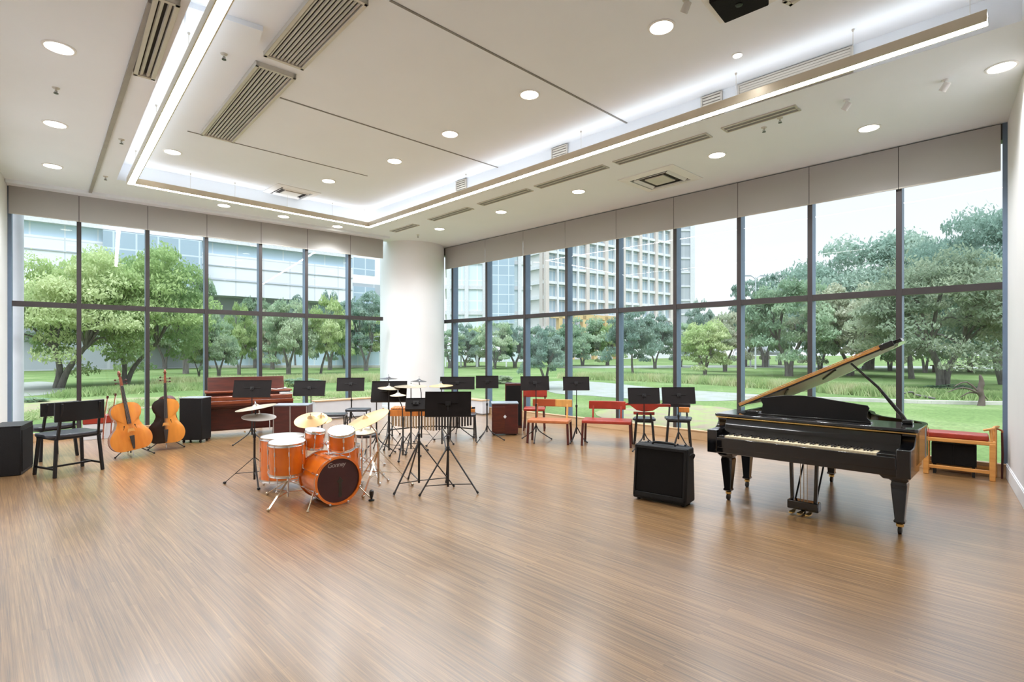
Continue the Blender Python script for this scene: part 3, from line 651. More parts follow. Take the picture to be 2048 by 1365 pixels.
# ------------------------------------------------------------------ white exterior post near the far left
p = PL(29, 703, nL, DL+.75); MB().at((p.x, p.y, 0)).lathe([(.125, -.3), (.125, 6.5)], 32)
b = MB().at((p.x, p.y, 0)); b.lathe([(.125, -.3), (.125, 6.5)], 32)
tag(b.build('exterior_post', M_sill), 'pale round post just outside the far left pane', 'post')
# ================================================================== INSTRUMENTS AND FURNITURE
def smooth_loop(pts, n=6, closed=False):
    res = []; m = len(pts); P = [Vector((*p, 0)) if len(p) == 2 else Vector(p) for p in pts]
    for i in range(m if closed else m-1):
        p0 = P[(i-1) % m] if closed or i > 0 else P[0]; p1 = P[i]; p2 = P[(i+1) % m]; p3 = P[(i+2) % m] if closed or i < m-2 else P[-1]
        for k in range(n):
            t = k/n; q = .5*((2*p1)+(p2-p0)*t+(2*p0-5*p1+4*p2-p3)*t*t+(3*p1-p0-3*p2+p3)*t**3); res.append(q)
    if not closed: res.append(P[-1])
    return res
def path(pts, n=6): return smooth_loop(pts, n)

# ---- grand piano
A_ = FL(1457, 1000)
pn = thing('grand_piano', 'black lacquered grand piano with open lid beside the right glass wall', 'piano', A_, yaw(dR))
XL, XR, ZC = -.16, 1.55, .885
outl = [(1.55, .12), (1.55, .82), (1.50, 1.02), (1.33, 1.18), (1.14, 1.31), (1.02, 1.50), (.95, 1.76), (.78, 2.03), (.48, 2.17), (.12, 2.17), (-.09, 2.07), (-.16, 1.86)]
cur = [(p.x, p.y) for p in smooth_loop([(1.55, .6)]+outl[1:], 6)]
rim_o = [(XL, .12), (XR, .12)]+cur
def inset(pl, d):
    n = len(pl); r = []
    for i in range(n):
        a, b_, c_ = Vector(pl[i-1]), Vector(pl[i]), Vector(pl[(i+1) % n]); t = (c_-a).normalized(); nn = Vector((-t.y, t.x)); r.append((b_.x+nn.x*d, b_.y+nn.y*d))
    return r
rin = inset(rim_o, .045)
def ring_prism(b, o, i, z0, z1):
    n = len(o); vs = [(*p, z0) for p in o]+[(*p, z1) for p in o]+[(*p, z0) for p in i]+[(*p, z1) for p in i]; fs = []
    for k in range(n):
        j = (k+1) % n; fs += [(k, j, n+j, n+k), (n+k, n+j, 3*n+j, 3*n+k), (2*n+j, 2*n+k, 3*n+k, 3*n+j), (j, k, 2*n+k, 2*n+j)]
    b.add(vs, fs)
b = MB(); ring_prism(b, rim_o, rin, .57, ZC-.03); b.build('rim', M_black, pn)
b = MB(); b.prism(inset(rim_o, .04), .60, .63); b.build('soundboard', M_pine, pn)
b = MB(); b.prism([p for p in inset(rim_o, .055) if p[1] > .2]+[(XL+.06, .3)], .745, .76); b.build('iron_plate', M_gold, pn)
for k in range(26):
    x = -.08+k*.06; yl = 1.65-.02*k if k < 9 else max(.62, 1.66-.06*(k-2))
    pass
b = MB()
for k in range(40):
    x = -.09+k*.036; ye = 1.6 if x < .55 else max(.8, 1.6-(x-.55)*1.0)
    b.bar((x, .40, .785), (x-.03, ye, .785), .004, .003)
o = b.build('strings', M_gold, pn, smooth=0); o['kind'] = 'stuff'
# front fixed lid section
b = MB(); b.prism([(XL-.015, .07), (XR+.0, .07), (XR+.02, .09), (XR+.02, .60), (XL-.015, .60)], ZC-.03, ZC); b.build('front_lid_section', M_black, pn, bevel=.008)
b = MB(); b.box(XL-.005, XR+.01, .078, .09, ZC-.045, ZC-.032); b.build('front_moulding', M_gold, pn, bevel=.003, label='thin brass-coloured line under the front lid')
# cheeks / key blocks
def cheek(x0, x1):
    pr = [(-.155, .50), (.30, .50), (.30, ZC-.03), (.13, ZC-.03), (.115, .80), (.07, .755), (.02, .735), (-.155, .735)]
    pr = [(y, z) for y, z in pr]; b = MB(); b.prism(pr, x0, x1, 'yz'); return b.build('cheek', M_black, pn, bevel=.007)
cheek(XL, XL+.10); cheek(XR-.10, XR)
MB().box(XL+.02, XR-.02, -.145, .60, .505, .60).build('keybed', M_black, pn, bevel=.01)
MB().box(XL+.10, XR-.10, -.155, -.125, .56, .665).build('key_slip', M_black, pn, bevel=.005)
MB().box(XL+.10, XL+.17, -.125, .06, .60, .685).build('key_block', M_black, pn, bevel=.005)
MB().box(XR-.24, XR-.10, -.125, .06, .60, .685).build('key_block', M_black, pn, bevel=.005)
kx0, kx1 = XL+.17, XR-.24; nw = 52; kw = (kx1-kx0)/nw
for k in range(nw):
    MB().box(kx0+k*kw+.0006, kx0+(k+1)*kw-.0006, -.122, .035, .62, .682).build('white_key', M_ivory, pn, bevel=.001, segs=1, label='cream white key' if k == 0 else None)
for k in range(nw-1):
    if (k % 7) in (1, 4): continue
    xx = kx0+(k+1)*kw; MB().box(xx-.0055, xx+.0055, -.065, .035, .65, .696).build('black_key', M_ebony, pn, bevel=.0015, segs=1)
b = MB(); b.prism([(.032, .66), (.05, .66), (.115, ZC-.035), (.10, ZC-.035), (.075, .80), (.04, .73)], XL+.10, XR-.10, 'yz'); b.build('fallboard', M_black, pn, bevel=.003)
# music desk
prof = [(.215, ZC), (.235, .99), (.215, 1.035), (.225, 1.065), (.28, 1.07)]+[(.28+(.86-.28)*i/12, 1.07+.035*math.sin(math.pi*i/12*.9)) for i in range(1, 13)]+[(1.0, 1.065), (1.10, 1.052), (1.165, 1.045), (1.18, 1.02), (1.165, .98), (1.16, .93), (1.19, .90), (1.19, ZC)]
b = MB(); b.at((0, .30, 0)); b.prism(prof, 0, .022, 'xz'); b.build('music_desk', M_pblack, pn, bevel=.004)
MB().box(.20, 1.20, .26, .335, ZC, ZC+.014).build('music_desk_ledge', M_black, pn, bevel=.003)
b = MB(); b.box(.06, .19, .30, .40, ZC, ZC+.015); b.box(.05, .20, .29, .41, ZC+.015, ZC+.03); b.build('desk_slide', M_black, pn, bevel=.003)
# lid
LIDA = R(26); hinge = (-.13, 0, ZC+.022)
lid = [(0, .60), (1.60, .60)]+[((p[0]+.13)*1.0 if p[0] > 0 else p[0]+.13, p[1]) for p in cur if p[1] > .62]
lid = [(max(0, x), y) for x, y in lid]
b = MB().at(hinge, (0, -LIDA, 0)); b.prism(lid, 0, .036); b.build('lid', M_black, pn, bevel=.003)
b = MB().at(hinge, (0, -LIDA, 0)); b.prism([(.10, .64), (1.50, .64)]+[p for p in inset(lid, .07) if p[1] > .64 and p[0] > .1], -.003, 0); b.build('lid_sheen', M_strap, pn, label='underside of the lid, grey reflection painted in')
b = MB().at(hinge, (0, -LIDA, 0)); b.box(.02, 1.53, .588, .600, .010, .034); b.box(.02, 1.53, .590, .600, .038, .046); b.build('lid_edge', M_pine, pn, bevel=.002, label='orange wooden front edge of the lid')
b = MB().at(hinge, (0, -LIDA, 0)); b.box(1.50, 1.62, .575, .602, -.012, .044); b.build('lid_corner', M_black, pn, bevel=.006)
for q in (.55, 1.05):
    b = MB().at(hinge, (0, -LIDA, 0)); b.bar((q, .66, -.012), (q*.9-.18, 1.25, -.012), .02, .014); b.build('lid_brace', M_pblack, pn)
tx = 1.22
b = MB(); top = (-.13+tx*math.cos(LIDA), .62, ZC+.018+tx*math.sin(LIDA)-.01)
b.tube([(1.44, .50, ZC-.02), (1.40, .51, ZC+.06), (1.2, .57, ZC+.32), top], [.022, .019, .013, .010], 10); b.build('lid_prop', M_black, pn)
b = MB(); b.box(1.40, 1.48, .46, .54, ZC, ZC+.035); b.build('prop_block', M_black, pn, bevel=.008)
# legs
def pleg(x, y, zt=.57):
    b = MB(); pr = [(.066, zt), (.066, zt-.05), (.052, zt-.06), (.058, zt-.09), (.034, .125), (.040, .115), (.040, .10), (.020, .09)]
    vs = []; fs = []
    for r, z in pr: vs += [(x-r, y-r, z), (x+r, y-r, z), (x+r, y+r, z), (x-r, y+r, z)]
    for i in range(len(pr)-1):
        for k in range(4): j = (k+1) % 4; fs.append((4*i+k, 4*i+j, 4*i+4+j, 4*i+4+k))
    fs += [(0, 1, 2, 3), tuple(4*(len(pr)-1)+k for k in range(4))]; b.add(vs, fs); lg = b.build('leg', M_black, pn, bevel=.005)
    c = MB().at((x, y, 0)); c.lathe([(.018, .095), (.028, .085), (.028, .065), (.020, .06)], 16); c.build('castor_cup', M_gold, lg)
    c = MB().at((x, y, .033)); c.lathe([(.012, -.016), (.033, -.012), (.033, .012), (.012, .016)], 20, 'x'); c.build('castor', M_mblack, lg)
pleg(0, 0, .51); pleg(1.455, 0, .51); pleg(.56, 1.60); pleg(-.06, .66)
for x0, x1 in ((-.11, .10), (1.30, 1.53)):
    b = MB(); b.prism([(x0, .52), (x1, .52), (x1-.05, .47), (x0+.05, .47)], -.10, .09, 'xz'); b.build('leg_bracket', M_black, pn, bevel=.01)
# lyre
for x in (.60, .80):
    b = MB(); b.bar((x, .05, .11), (x-.012 if x < .7 else x+.012, .05, .52), .03, .035); b.build('lyre_post', M_black, pn, bevel=.006)
b = MB(); b.box(.565, .835, .0, .11, .035, .12); b.build('pedal_box', M_black, pn, bevel=.01)
for x in (.67, .70, .73):
    b = MB(); b.tube([(x, .05, .12), (x, .05, .52)], .004, 8); b.build('pedal_rod', M_chromew, pn)
for x in (.63, .70, .77):
    b = MB(); b.prism([(x-.014, .02), (x+.014, .02), (x+.024, -.08), (x+.014, -.11), (x-.014, -.11), (x-.024, -.08)], .018, .032); b.build('pedal', M_gold, pn, bevel=.003)
for x in (.61, .79):
    b = MB(); b.tube([(x, .10, .10), (x, .42, .50)], .009, 8); b.build('lyre_stay', M_black, pn)
MB().at((.70, .04, 0)).lathe([(.018, 0), (.022, .036)], 12).build('lyre_foot', M_rub, pn)

# ---- guitar amplifier
a0, a1 = FL(1265, 998), FL(1372, 1018); dA = norm2(a1-a0); Wd = (a1-a0).length; m_ = (a0+a1)/2
am = thing('guitar_amplifier', 'black guitar amplifier combo standing on the floor left of the grand piano', 'amplifier', m_, yaw(dA))
w2 = Wd/2; D_ = .26
b = MB(); b.prism([(0, .02), (D_, .02), (D_-.03, .575), (.055, .575)], -w2, w2, 'yz'); b.build('cabinet', M_tolex, am, bevel=.018, segs=3)
b = MB().at((0, .0, 0)); th = math.atan2(.055, .555)
b = MB().at((0, .000, .02), (-th, 0, 0)); b.box(-w2+.035, w2-.035, -.012, .004, .075, .52); b.build('speaker_grille', M_cloth, am, bevel=.008)
for a, c_, e, f_ in ((-w2+.012, -w2+.035, .03, .545), (w2-.035, w2-.012, .03, .545)):
    b = MB().at((0, 0, .02), (-th, 0, 0)); b.box(a, c_, -.018, .004, e, f_); b.build('grille_frame', M_tolex, am, bevel=.004)
for e, f_ in ((.03, .075), (.52, .55)):
    b = MB().at((0, 0, .02), (-th, 0, 0)); b.box(-w2+.012, w2-.012, -.018, .004, e, f_); b.build('grille_frame', M_tolex, am, bevel=.004)
b = MB(); b.tube(path([(-.12, .14, .572), (-.115, .14, .592), (-.07, .14, .600), (.07, .14, .600), (.115, .14, .592), (.12, .14, .572)]), .011, 8); b.build('handle', M_rub, am)
b = MB(); b.box(-w2+.05, w2-.05, .19, .232, .572, .58); b.build('control_panel', M_dsteel, am)
for k in range(6):
    MB().at((-.2+.08*k, .21, .58)).lathe([(.010, 0), (.009, .012), (1e-6, .012)], 12).build('knob', M_rub, am)
for x in (-w2+.05, w2-.05):
    for y in (.05, D_-.05): MB().at((x, y, 0)).lathe([(.018, 0), (.02, .022)], 12).build('foot', M_rub, am)
b = MB(); b.tube(path([(w2+.0, .10, .50), (w2+.018, .13, .52), (w2+.018, .19, .50), (w2+.0, .21, .46)]), .007, 6); b.build('side_strap', M_rub, am)

# ---- low wooden bench with red cushion at far right
b0, b1 = FL(1852, 947), FL(1985, 963); dB = norm2(b1-b0); m_ = (b0+b1)/2; Wb = (b1-b0).length
bn = thing('wooden_bench', 'golden wooden bench with red cushion in the far right corner', 'bench', m_, yaw(dB)); w2 = Wb/2
for x, y, h_ in ((-w2, 0, .44), (w2, 0, .44), (-w2, .30, .44), (w2+.02, .30, .60)):
    MB().box(x-.028, x+.028, y-.025, y+.025, 0, h_).build('leg', M_pine, bn, bevel=.006)
MB().box(-w2-.05, w2+.03, -.02, .32, .42, .465).build('seat_frame', M_pine, bn, bevel=.006)
for y in (0, .30): MB().box(-w2, w2, y-.015, y+.015, .08, .12).build('stretcher', M_pine, bn, bevel=.004)
b = MB(); b.box(-w2+.0, w2-.03, .0, .30, .465, .535); b.build('cushion', M_red, bn, bevel=.02, segs=3)
b = MB(); b.tube(path([(w2-.08, .0, .60), (w2, .0, .625), (w2+.02, .15, .63), (w2+.06, .32, .62)]), .014, 8); b.build('arm_rail', M_pine, bn)
for p, q in (((w2-.005, 0, .44), (w2-.02, 0, .62)), ((w2+.02, .1, .46), (w2+.02, .12, .625)), ((w2+.02, .2, .46), (w2+.03, .22, .628))):
    b = MB(); b.tube([p, q], .012, 8); b.build('arm_spindle', M_pine, bn)
MB().at((-w2+.01, .0, .46)).lathe([(.016, 0), (.02, .03), (.012, .06), (.018, .10), (.014, .13), (1e-6, .14)], 14).build('finial', M_owood, bn)
b = MB(); b.box(-w2+.04, w2-.14, .05, .26, .001, .40)
t = thing('speaker_box', 'dark grey twin speaker box stored under the golden bench', 'speaker', bn.matrix_world @ Vector((0, 0, 0)), 0)
t.location = m_; t.rotation_euler = (0, 0, yaw(dB))
MB().box(-w2+.05, w2-.14, .07, .26, .125, .395).build('cabinet', M_tolex, t, bevel=.006)
for x0, x1 in ((-w2+.06, -.05), (-.04, w2-.15)): MB().box(x0, x1, .062, .072, .135, .385).build('speaker_grille', M_cloth, t, bevel=.004)
for x in (-w2+.08, w2-.17): MB().box(x-.015, x+.015, .08, .25, .0, .126).build('foot', M_rub, t)
b = MB().at(FL(2003, 957), (R(-4), 0, yaw(dB)+.5)); 
t = thing('walking_cane', 'dark red wooden cane standing at the right end of the golden bench', 'cane', FL(2004, 958), yaw(dB))
b = MB(); b.tube([(0, 0, 0), (.005, .0, .30), (0, .0, .56)], [.010, .013, .011], 10); b.build('shaft', M_dred, t)
b = MB(); b.tube(path([(0, 0, .555), (.0, 0, .58), (-.04, 0, .60), (-.09, 0, .595)]), .011, 8); b.build('handle', M_bwood, t)

# ---- chairs
def legs4(t, w_, d, h_, m, r=.016, splay=.03, nm='leg'):
    for sx in (-1, 1):
        for sy in (0, 1):
            x = sx*(w_/2-.02); y = .02+sy*(d-.04); b = MB()
            b.bar((x+sx*splay, y+(splay if sy else -splay), 0), (x, y, h_), r*2, r*2.2); b.build(nm, m, t, bevel=.004)
def back_chair(name, lab, cat, loc, rz, w_, d, hs, hb0, hb1, m, mseat, curve=.04, stretch=True, group=None, mback=None):
    """origin at the middle of the rear legs; x across, y from back to front"""
    t = thing(name, lab, cat, loc, rz, group); mback = mback or m
    legs4(t, w_, d, hs-.05, m)
    MB().box(-w_/2, w_/2, .0, d, hs-.055, hs-.03).build('seat_frame', m, t, bevel=.006)
    out = [(-w_/2-.01, .01), (w_/2+.01, .01), (w_/2+.02, d*.6), (w_/2-.02, d+.02), (-w_/2+.02, d+.02), (-w_/2-.02, d*.6)]
    out = [(p.x, p.y) for p in smooth_loop(out, 4, True)]
    MB().prism(out, hs-.03, hs+.012).build('seat', mseat, t, bevel=.014, segs=3)
    for sx in (-1, 1):
        b = MB(); b.bar((sx*(w_/2-.03), .01, hs-.04), (sx*(w_/2-.045), -.055, hb1-.02), .026, .032); b.build('back_post', m, t, bevel=.005)
    n = 10; o = []; y0 = -.03-(hb0-hs)*.05
    for i in range(n+1): x = -w_/2-.02+(w_+.04)*i/n; o.append((x, -curve*math.cos(math.pi*(x/(w_+.04)))-.035))
    out = o+[(x, y+.026) for x, y in reversed(o)]
    MB().prism(out, hb0, hb1).build('backrest', mback, t, bevel=.008)
    if stretch:
        for sx in (-1, 1):
            b = MB(); b.bar((sx*(w_/2), 0, .10), (sx*(w_/2), d, .10), .02, .024); b.build('side_stretcher', m, t, bevel=.003)
        b = MB(); b.bar((-w_/2, d*.5, .10), (w_/2, d*.5, .10), .02, .024); b.build('cross_stretcher', m, t, bevel=.003)
    return t
p, q = FL(110, 957), FL(203, 940); d_ = norm2(q-p)
# back legs nearest the camera: local y must point away towards the front legs
back_chair('side_chair', 'black wooden chair with a broad curved back beside the dark cabinet at far left', 'chair', (p+q)/2, yaw(d_), .50, .44, .51, .68, .925, M_pblack, M_seatb)
back_chair('side_chair', 'second black chair half hidden behind the broad-backed black chair', 'chair', FL(118, 918), yaw(d_)+.15, .46, .40, .47, .63, .82, M_pblack, M_seatb, stretch=False)
def bench_seat(lab, u, v, wpx, dep, hs, hb0, hb1, ms, mb, rz, backx=(-.5, .5)):
    p = FL(u, v); w_ = wpx*p.y/FPX; t = thing('bench_chair', lab, 'bench', p, rz)
    legs4(t, w_, dep, hs-.04, M_dred, .018, .015)
    MB().box(-w_/2, w_/2, -.01, dep+.01, hs-.055, hs).build('seat', ms, t, bevel=.016, segs=3)
    x0, x1 = backx[0]*w_, backx[1]*w_
    n = 12; o = [(x0+(x1-x0)*i/n, dep+.03+.04*math.sin(math.pi*i/n)) for i in range(n+1)]
    MB().prism(o+[(x, y+.028) for x, y in reversed(o)], hb0, hb1).build('backrest', mb, t, bevel=.012, segs=3)
    for s_ in (.12, .88):
        b = MB(); b.bar((x0+(x1-x0)*s_, dep, hs-.03), (x0+(x1-x0)*s_, dep+.055, hb0+.05), .03, .03); b.build('back_post', mb, t, bevel=.005)
    return t
rz0 = yaw(dR)*.35
M_split = split_mat('two_tone_wood', (0.40, 0.085, 0.03), (0.76, 0.42, 0.12), .04, .06)
bench_seat('reddish brown and yellow wooden bench chair with curved back near the right glass', 1095, 889, 84, .36, .40, .585, .715, mat('reddish_seat_wood', (0.50, 0.17, 0.06), 0.35, col2=(0.40, 0.12, 0.04)), M_split, rz0)
bench_seat('red upholstered bench chair with solid red back between two music stands', 1212, 894, 98, .40, .42, .56, .70, M_red, M_red, rz0, (-.42, .36))
p = FL(1288, 890)
t = back_chair('side_chair', 'dark metal chair with a wide winged red back behind a music stand', 'chair', p, rz0, .30, .32, .42, .50, .55, M_mblack, M_seatb, stretch=False, mback=M_red)
b = MB(); out = [(-.30, .68), (-.26, .70), (.42, .69), (.43, .65), (.24, .64), (.14, .575), (.0, .555), (-.12, .58), (-.22, .655), (-.30, .65)]
b.at((0, -.09, 0)); b.prism(out, 0, .03, 'xz'); b.build('winged_top_rail', M_red, t, bevel=.008)
t = back_chair('side_chair', 'black metal chair with blue-black padded seat behind the tall right music stand', 'chair', FL(1356, 886)+Vector((0, 0, 0)), rz0+math.pi, .36, .34, .44, .60, .66, M_mblack, M_seatb, stretch=False, curve=.01)
b = MB().at((-.06, .05, .52)); b.box(-.12, .06, -.01, .01, 0, .09); b.build('lumbar_panel', M_owood, t, bevel=.01)
# black stools near the left windows
def stool(lab, u, v, w_, d, h_, rz, ms=M_seatb):
    t = thing('padded_stool', lab, 'stool', FL(u, v), rz, 'low black stools')
    legs4(t, w_, d, h_-.04, M_mblack, .010, .02)
    MB().box(-w_/2, w_/2, 0, d, h_-.05, h_).build('seat', ms, t, bevel=.018, segs=3); return t
stool('low black padded stool behind the crash cymbals near the left glass', 662, 876, .48, .30, .42, .1)
stool('low black padded stool with blue-grey top right of the crash cymbals', 712, 868, .42, .30, .46, .0)

# ---- speaker cabinets, boxes
def box_thing(name, lab, cat, p, rz, w_, d, h_, m, front=None, top=None, wheels=True, bev=.012):
    t = thing(name, lab, cat, p, rz); z0 = .05 if wheels else .0
    MB().box(-w_/2, w_/2, 0, d, z0, h_-.012).build('cabinet', m, t, bevel=bev)
    MB().box(-w_/2-.004, w_/2+.004, -.004, d+.004, h_-.014, h_).build('top', top or m, t, bevel=.004)
    if front: MB().box(-w_/2+.03, w_/2-.03, -.008, .004, z0+.04, h_-.06).build('front_panel', front, t, bevel=.004)
    if wheels:
        for x in (-w_/2+.05, w_/2-.05):
            for y in (.05, d-.05):
                MB().at((x, y, .025)).lathe([(.008, -.012), (.025, -.010), (.025, .010), (.008, .012)], 16, 'x').build('wheel', M_rub, t)
                MB().at((x, y, 0)).lathe([(.008, .03), (.012, .06)], 10).build('castor_fork', M_chrome, t)
    return t
q0 = FL(66, 934); dd = norm2(Vector((.52, -.854, 0)))
t = box_thing('speaker_cabinet', 'large black speaker cabinet cut by the left edge of the view', 'speaker', q0+dd*.29, yaw(dd), .58, .30, .62, M_tolex, M_cloth, M_pblack, False)
t.rotation_euler.z = yaw(-dd)
box_thing('wheeled_cabinet', 'black wheeled flight cabinet with grey top between the dark cello and upright piano', 'cabinet', FL(381, 887), .04, .375, .30, .765, M_tolex, None, M_greytop)
bx = FL(580, 882)
t = thing('storage_box', 'dark reddish brown box with grey top in front of the upright piano end', 'box', bx, .12)
MB().box(-.29, .29, 0, .36, .0, .60).build('cabinet', M_dred, t, bevel=.008)
MB().box(-.30, .30, -.01, .37, .60, .618).build('top', M_greytop, t, bevel=.004)
for x in (-.28, -.005, .27): MB().box(x, x+.014, -.006, .002, .01, .595).build('edge_strip', M_taupe, t)
bx = FL(1010, 872)
t = thing('storage_box', 'dark red wooden box with grey lid beside the reddish bench chair', 'box', bx, .05)
MB().box(-.24, .24, 0, .38, .03, .58).build('cabinet', M_dred, t, bevel=.008); MB().box(-.22, .0, -.01, .0, .06, .53).build('front_panel', M_mahog, t, bevel=.004)
MB().box(-.25, .25, -.01, .39, .58, .60).build('lid', M_greytop, t, bevel=.004)
b = MB(); b.prism([(-.03, .35), (.0, .385), (.03, .35), (.0, .315)], -.016, -.010, 'xz'); b.build('badge', M_sill, t)
for x in (-.2, .2):
    for y in (.05, .33): MB().at((x, y, 0)).lathe([(.015, 0), (.018, .032)], 10).build('foot', M_rub, t)
bx = PY(1027, 858, 10.6); bx.z = 0
t = thing('speaker_cabinet', 'dark maroon upright speaker panel standing behind the red wooden box', 'speaker', bx, -.05)
MB().box(-.17, .17, 0, .28, 0, .90).build('cabinet', M_dred, t, bevel=.006); MB().box(-.15, .15, -.008, .002, .05, .86).build('front_panel', M_cloth, t, bevel=.004)
bx = PY(1068, 858, 10.2); bx.z = 0
t = thing('round_back_chair', 'red round-backed chair mostly hidden behind a music stand and bench', 'chair', bx, -.1)
legs4(t, .40, .36, .40, M_dred, .014, .02); MB().box(-.21, .21, 0, .38, .38, .44).build('seat', M_red, t, bevel=.02)
o = [(-.24+.48*i/12, .36+.10*math.sin(math.pi*i/12)) for i in range(13)]
MB().prism(o+[(x, y+.03) for x, y in reversed(o)], .62, .80).build('backrest', M_red, t, bevel=.012)
for x in (-.2, .2):
    b = MB(); b.bar((x, .36, .40), (x, .39, .65), .03, .03); b.build('back_post', M_dred, t)

# ---- low window units
def lowunit(lab, u0, u1, off, zt, base, d, n, D):
    s0 = (PL(u0, 703, n, D)-base).dot(d); s1 = (PL(u1, 703, n, D)-base).dot(d); m = base+d*((s0+s1)/2)-n*off; L = s1-s0
    t = thing('low_window_cabinet', lab, 'cabinet', (m.x, m.y, 0), yaw(d))
    MB().box(-L/2, L/2, -.11, .11, .03, zt-.02).build('cabinet', M_sill, t, bevel=.004)
    MB().box(-L/2-.01, L/2+.01, -.13, .12, zt-.02, zt+.005).build('top', M_skirt, t, bevel=.004)
    MB().box(-L/2+.02, L/2-.02, -.09, .09, 0, .03).build('plinth', M_slot, t); return t
lowunit('long pale grey low cabinet with oak top under the left glass wall', 620, 752, .24, .44, L0, dL, nL, DL)
lowunit('short pale low cabinet with oak top next to the column on the right', 926, 985, .22, .36, CC, dR, nR, DR)
s0 = (PL(165, 703, nL, DL)-L0).dot(dL); s1 = (PL(240, 703, nL, DL)-L0).dot(dL); m = L0+dL*((s0+s1)/2)-nL*.28
t = thing('low_window_bench', 'low white bench with red cushion under the window behind the orange cello', 'bench', (m.x, m.y, 0), yaw(dL)); L = (s1-s0)
MB().box(-L/2, L/2, -.12, .12, 0, .27).build('base', M_sill, t, bevel=.004); MB().box(-L/2, L/2, -.13, .13, .27, .42).build('cushion', M_red, t, bevel=.02, segs=3)

# ---- cellos
def cello(lab, u, v, rz, lean_x, lean_y, sc_, two=False):
    t = thing('cello', lab, 'cello', FL(u, v), rz); t.rotation_euler = (lean_x, lean_y, rz); t.scale = (sc_,)*3
    z0 = .10; Lb = .68
    hp = [(0, 0.0), (.0, .10), (.012, .17), (.06, .225), (.14, .25), (.22, .238), (.29, .195), (.335, .158), (.36, .150), (.385, .138), (.42, .132), (.455, .140), (.48, .158), (.52, .172), (.575, .178), (.63, .155), (.665, .11), (.68, .05), (.683, 0)]
    hs = smooth_loop([(a, b_) for a, b_ in hp], 3); half = [(max(0, p.y), p.x) for p in hs]
    outline = [(x, z) for x, z in half]+[(-x, z) for x, z in reversed(half[1:-1])]
    cz = .34; dpt = .075
    mfront = M_cello
    def shell(b, y0, sgn):
        n = len(outline); vs = []; ks = [(1, 0), (.90, .006), (.7, .016), (.4, .024), (.12, .027)]
        for k, a in ks:
            for x, z in outline: vs.append((x*k, y0+sgn*a, z0+cz+(z-cz)*k))
        fs = [(r*n+i, r*n+(i+1) % n, (r+1)*n+(i+1) % n, (r+1)*n+i) for r in range(len(ks)-1) for i in range(n)]
        fs.append(tuple((len(ks)-1)*n+i for i in range(n))); b.add(vs, fs)
    b = MB(); shell(b, -dpt, -1); b.build('front_plate', M_celloT if two else M_cello, t, smooth=60)
    b = MB(); shell(b, dpt, 1); b.build('back_plate', M_celloside, t, smooth=60)
    b = MB(); n = len(outline); b.add([(x*.985, -dpt, z0+cz+(z-cz)*.985) for x, z in outline]+[(x*.985, dpt, z0+cz+(z-cz)*.985) for x, z in outline], [(i, (i+1) % n, n+(i+1) % n, n+i) for i in range(n)])
    b.build('rib', M_cellodark if two else M_celloside, t, smooth=50)
    yf = -dpt-.028
    b = MB(); b.add([(-.026, yf-.016, z0+.38), (.026, yf-.016, z0+.38), (.017, yf-.022, z0+.92), (-.017, yf-.022, z0+.92), (-.026, yf+.002, z0+.38), (.026, yf+.002, z0+.38), (.017, yf-.008, z0+.92), (-.017, yf-.008, z0+.92)],
                    [(0, 1, 2, 3), (7, 6, 5, 4), (0, 4, 5, 1), (1, 5, 6, 2), (2, 6, 7, 3), (3, 7, 4, 0)]); b.build('fingerboard', M_ebony, t, bevel=.003)
    b = MB(); b.tube([(0, -.03, z0+.66), (0, yf+.030, z0+.70), (0, yf+.012, z0+.92)], [.035, .022, .018], 12); b.build('neck', M_neckw, t)
    b = MB(); b.prism([(-.018, z0+.92), (.018, z0+.92), (.014, z0+1.05), (-.014, z0+1.05)], yf-.012, yf+.02, 'xz'); pb = b.build('pegbox', M_neckw, t, bevel=.004)
    b = MB(); sp = [(.0, yf+.004+.036*(1-k/20*.75)*math.cos(k*.62-1.6)+.012, z0+1.075+.036*(1-k/20*.75)*math.sin(k*.62-1.6)+.02) for k in range(20)]
    b.tube(sp, [.016-.0004*k for k in range(20)], 10); b.ball((0, sp[-1][1], sp[-1][2]), .014, sz=(1.7, 1, 1)); b.build('scroll', M_neckw, t)
    for sx, z in ((1, .945), (-1, .965), (1, .995), (-1, 1.015)):
        c = MB(); c.tube([(sx*.01, yf+.002, z0+z), (sx*.05, yf+.002, z0+z)], .004, 8); c.ball((sx*.062, yf+.002, z0+z), .013, 10, 6, (1, .45, 1)); c.build('tuning_peg', M_dred, t)
    b = MB(); b.prism([(-.045, z0+.262), (-.036, z0+.262), (-.030, z0+.272), (.030, z0+.272), (.036, z0+.262), (.045, z0+.262), (.038, z0+.30), (.028, z0+.315), (-.028, z0+.315), (-.038, z0+.30)], yf-.038, yf-.032, 'xz')
    b.at((0, 0, 0)); b.build('bridge', M_pine, t); 
    for o_ in [x for x in COL.objects if x.parent == t and x.name.startswith('bridge')]: pass
    b = MB(); b.add([(-.030, yf-.028, z0+.21), (.030, yf-.028, z0+.21), (.012, yf-.012, z0+.02), (-.012, yf-.012, z0+.02), (-.030, yf-.018, z0+.21), (.030, yf-.018, z0+.21), (.012, yf+.0, z0+.02), (-.012, yf+.0, z0+.02)],
                    [(0, 1, 2, 3), (7, 6, 5, 4), (0, 4, 5, 1), (1, 5, 6, 2), (2, 6, 7, 3), (3, 7, 4, 0)]); b.build('tailpiece', M_ebony, t, bevel=.003)
    for k in range(4):
        x = -.015+.01*k; b = MB(); b.tube([(x, yf-.026, z0+.20), (x*1.2, yf-.038, z0+.312), (x*.7, yf-.024, z0+.93)], .0011, 5); b.build('string', M_chrome, t)
